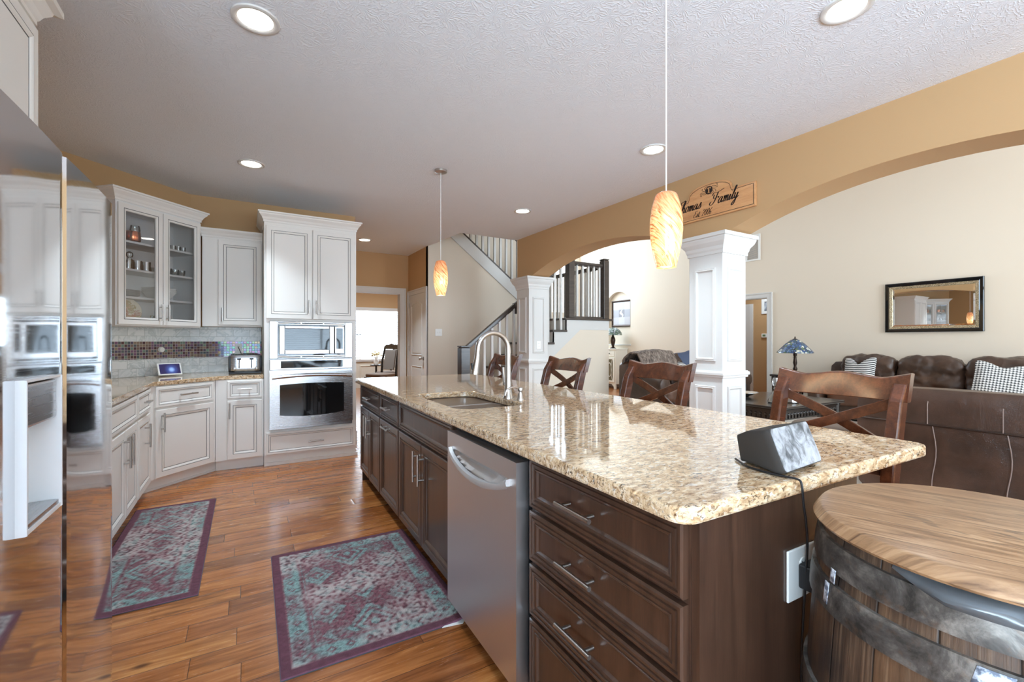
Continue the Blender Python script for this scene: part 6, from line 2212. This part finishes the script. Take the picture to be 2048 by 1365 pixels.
# framed quilt picture in the niche
pf_ = thing('framed_picture', 'framed grey patchwork picture in the arched niche', 'picture', (WX + 0.10, 8.93, 1.64), -PI / 2)
FWd, FHt = 0.74, 0.72
mb = MB()
o_ = 0
rg = [(0, 0), (0, -0.03), (0.02, -0.036), (0.045, -0.025), (0.05, -0.012)]
for k, (ins, yy) in enumerate(rg):
    mb.v += [(-FWd / 2 + ins, yy, ins), (FWd / 2 - ins, yy, ins), (FWd / 2 - ins, yy, FHt - ins), (-FWd / 2 + ins, yy, FHt - ins)]
    if k:
        for i in range(4):
            q = 4 * (k - 1)
            mb.f.append((q + i, q + (i + 1) % 4, q + 4 + (i + 1) % 4, q + 4 + i))
            mb.fm.append(0)
part('frame', mb, 'bronze', pf_)
pts, cols = [], []
NU = NV = 41
for j in range(NV):
    for i in range(NU):
        u_, v_ = i / (NU - 1), j / (NV - 1)
        pts.append((-FWd / 2 + 0.045 + u_ * (FWd - 0.09), -0.012, 0.045 + v_ * (FHt - 0.09)))
        ci, cj = min(2, int(u_ * 3)), min(2, int(v_ * 3))
        c = lin([(186, 182, 184), (166, 164, 170), (198, 195, 195), (178, 176, 180)][(ci * 2 + cj) % 4])
        if ci == 1 and cj == 1:
            c = lin((136, 132, 136))
            if abs(u_ - 0.5 - 0.06 * math.sin(v_ * 20)) < 0.07 * (1 - abs(v_ - 0.5) * 5):
                c = lin((235, 235, 235))
        if min(abs(u_ * 3 - round(u_ * 3)), abs(v_ * 3 - round(v_ * 3))) < 0.02:
            c = lin((160, 158, 162))
        cols.append((*c, 1))
part('print', MB().grid(pts, NU, NV), 'attr', pf_, colors=cols)

# mirror over the wall sofa
mr = thing('wall_mirror', 'wide mirror in a black and speckled gold frame above the sofa', 'mirror', (WX - 0.002, 2.50, 1.385), -PI / 2)
MW, MH = 1.10, 0.755
mgold = NT('speckled_gold_leaf')
gn = mgold.noise(120, 3, 0.6).outputs[0]
mgold.p(Base_Color=mgold.ramp(gn, [(0.4, srgb(120, 100, 72)), (0.5, srgb(182, 164, 130)), (0.62, srgb(222, 208, 180))]), Metallic=0.5, Roughness=0.4)
for nm, rg, m in (('frame', [(0, 0), (0, -0.035), (0.008, -0.042), (0.04, -0.036), (0.052, -0.028), (0.052, 0)], 'glass_black'), ('inner_frame', [(0.052, 0), (0.052, -0.028), (0.085, -0.020), (0.09, -0.012), (0.09, 0)], mgold.m)):
    mb = MB()
    for k, (ins, yy) in enumerate(rg):
        mb.v += [(-MW / 2 + ins, yy, ins), (MW / 2 - ins, yy, ins), (MW / 2 - ins, yy, MH - ins), (-MW / 2 + ins, yy, MH - ins)]
        if k:
            for i in range(4):
                q = 4 * (k - 1)
                mb.f.append((q + i, q + (i + 1) % 4, q + 4 + (i + 1) % 4, q + 4 + i))
                mb.fm.append(0)
    part(nm, mb, m, mr)
part('glass', MB().rings(-MW / 2 + 0.088, MW / 2 - 0.088, 0.088, MH - 0.088, -0.012, [(0, 0.003, 0), (0.022, 0.0, 0)], 0.01), 'mirror', mr)

# return-air vent high on the wall
vt = thing('air_vent', 'white slatted air return vent high on the living room wall behind the column', 'vent', (WX, 5.46, 2.85), -PI / 2)
mb = MB()
for a, b, c, d in ((-0.40, 0.40, 0, 0.03), (-0.40, 0.40, 0.49, 0.52), (-0.40, -0.36, 0.03, 0.49), (0.36, 0.40, 0.03, 0.49), (-0.13, -0.105, 0.03, 0.49), (0.11, 0.135, 0.03, 0.49)):
    mb.box(a, b, -0.014, 0, c, d)
part('frame', mb, 'outlet', vt)
mb = MB()
for k in range(22):
    z = 0.045 + k * 0.0205
    mb.bar((-0.36, -0.006, z), (0.36, -0.006, z), 0.014, 0.002, up=(0, -0.8, 1))
part('louvres', mb, flat('grey_louvre', srgb(176, 176, 178), 0.5), vt)

# pictures and thermostat in the corridor
def small_frame(label, loc, w, h):
    t = thing('framed_photo', label, 'picture', loc, -PI / 2)
    mb = MB()
    for a, b, c, d in ((-w / 2, w / 2, 0, 0.06), (-w / 2, w / 2, h - 0.06, h), (-w / 2, -w / 2 + 0.06, 0.06, h - 0.06), (w / 2 - 0.06, w / 2, 0.06, h - 0.06)):
        mb.box(a, b, -0.02, 0, c, d)
    part('frame', mb, 'outlet', t)
    mph = NT('grey_photo_print')
    q = mph.noise(9, 4, 0.6).outputs[0]
    mph.p(Base_Color=mph.ramp(q, [(0.4, srgb(66, 72, 80)), (0.6, srgb(180, 184, 190))]), Roughness=0.4)
    part('print', MB().box(-w / 2 + 0.06, w / 2 - 0.06, -0.008, -0.004, 0.06, h - 0.06), mph.m, t)


small_frame('white framed grey photo on the corridor wall above the thermostat', (10.0, 5.60, 1.86), 0.36, 0.33)
small_frame('white framed photo at the top of the corridor wall, mostly hidden', (10.0, 5.48, 2.22), 0.36, 0.30)
th = thing('thermostat', 'white thermostat with a green display on the corridor wall', 'thermostat', (10.0, 5.705, 1.37), -PI / 2)
part('case', MB().box(-0.075, 0.075, -0.03, 0, -0.045, 0.045), 'outlet', th, bevel=0.01)
part('display', MB().box(-0.045, 0.02, -0.032, -0.029, -0.018, 0.026), flat('green_lcd', srgb(110, 132, 100), 0.2), th)

# ------------------------------------------------------------------ dining room seen through the cased opening
ht = thing('china_hutch', 'dark china hutch with a moulded cornice at the left of the dining room opening', 'hutch', (1.05, 9.05, 0), PI / 2)
part('base', MB().box(-0.7, 0.7, -0.62, 0, 0.0, 0.92), 'carved', ht, bevel=0.01)
part('upper', MB().box(-0.66, 0.66, -0.50, 0, 0.92, 1.98), 'carved', ht, bevel=0.008)
part('cornice', crown(MB(), -0.66, 0.66, 1.96, 0.5, True, True, 0.16, 0.12).xf(Matrix.Translation((0, -0.5, 0))), 'carved', ht)
for s in (-1, 1):
    o = part('door', MB().box(s * 0.32 - 0.29, s * 0.32 + 0.29, -0.515, -0.50, 0.98, 1.92), 'carved', ht)
    part('pane', MB().box(s * 0.32 - 0.23, s * 0.32 + 0.23, -0.519, -0.515, 1.04, 1.86), 'glass_black', o)
    o = part('door', MB().rings(s * 0.33 - 0.31, s * 0.33 + 0.31, 0.10, 0.84, -0.64, [(0, 0.003, 0), (0.04, 0, 0), (0.06, 0.008, 0)], 0.02), 'carved', ht)


def dining_chair(label, x, y, rz):
    t = thing('dining_chair', label, 'chair', (x, y, 0), rz, 'dining chairs at the window')
    part('seat', MB().blob((0, 0, 0.48), (0.26, 0.25, 0.05), 6, 6), 'seatpad', t, True)
    part('seat_frame', MB().box(-0.26, 0.26, -0.25, 0.25, 0.39, 0.45), 'carved', t, bevel=0.01)
    for s in (-1, 1):
        part('leg', MB().tube([(s * 0.23, 0.22, 0.0), (s * 0.23, 0.24, 0.45), (s * 0.235, 0.27, 0.8), (s * 0.21, 0.34, 1.13)], [0.022, 0.028, 0.026, 0.02], 8), 'carved', t, True)
        part('leg', MB().tube([(s * 0.23, -0.22, 0.0), (s * 0.235, -0.22, 0.2), (s * 0.23, -0.21, 0.42)], [0.018, 0.03, 0.034], 8), 'carved', t, True)
    mb = MB()
    n = 14
    rows = []
    for k in range(n + 1):
        u = -1 + 2 * k / n
        rows += [(u * 0.23, 0.30, 1.06), (u * 0.23, 0.33, 1.06), (u * 0.23, 0.35, 1.13 + 0.05 * math.cos(u * PI / 2) + 0.012 * math.cos(u * 9)), (u * 0.23, 0.32, 1.13 + 0.05 * math.cos(u * PI / 2) + 0.012 * math.cos(u * 9))]
    mb.grid(rows, 4, n + 1, wrap=True)
    part('crest', mb, 'carved', t)
    part('back_pad', MB().obox((0, 0.275, 0.82), (0.17, 0.018, 0.23), Matrix.Rotation(R(-10), 3, 'X')), flat('grey_brocade', srgb(140, 136, 132), 0.7) if 'grey_brocade' not in bpy.data.materials else bpy.data.materials['grey_brocade'], t, bevel=0.01)
    return t


dc = dining_chair('dark carved dining chair by the bright window, the left of the pair', 2.60, 10.15, R(-62))
dup(dc, (2.98, 10.75, 0), R(-62), 'dark carved dining chair by the bright window, nearer the opening edge')
fl = thing('flower_vase', 'small vase of pale yellow flowers on the dining room window side', 'vase', (2.86, 11.6, 0), 0)
part('stand', MB().lathe([(0.14, 0), (0.14, 0.02), (0.03, 0.04), (0.025, 0.60), (0.15, 0.62), (0.15, 0.645), (0, 0.645)], (0, 0, 0), 18), 'carved', fl, True)
part('vase', MB().lathe([(0.0, 0.645), (0.05, 0.645), (0.07, 0.72), (0.035, 0.80), (0.045, 0.83), (0.03, 0.83), (0, 0.8)], (0, 0, 0), 16), 'china', fl, True)
mb = MB()
for k in range(16):
    a, r_ = k * 2.4, 0.02 + 0.008 * k
    c = (math.cos(a) * r_, math.sin(a) * r_, 0.90 + 0.09 * random.random() - r_ * 0.3)
    mb.blob(c, (0.026, 0.026, 0.02), 2, 3)
part('blossoms', mb, flat('pale_yellow_petals', srgb(232, 220, 170), 0.7), fl, True)
mb = MB()
for k in range(8):
    a = k * 0.8
    mb.tube([(0, 0, 0.78), (math.cos(a) * 0.05, math.sin(a) * 0.05, 0.88)], 0.003, 4)
part('stems', mb, flat('leaf_green', srgb(90, 110, 70), 0.6), fl)
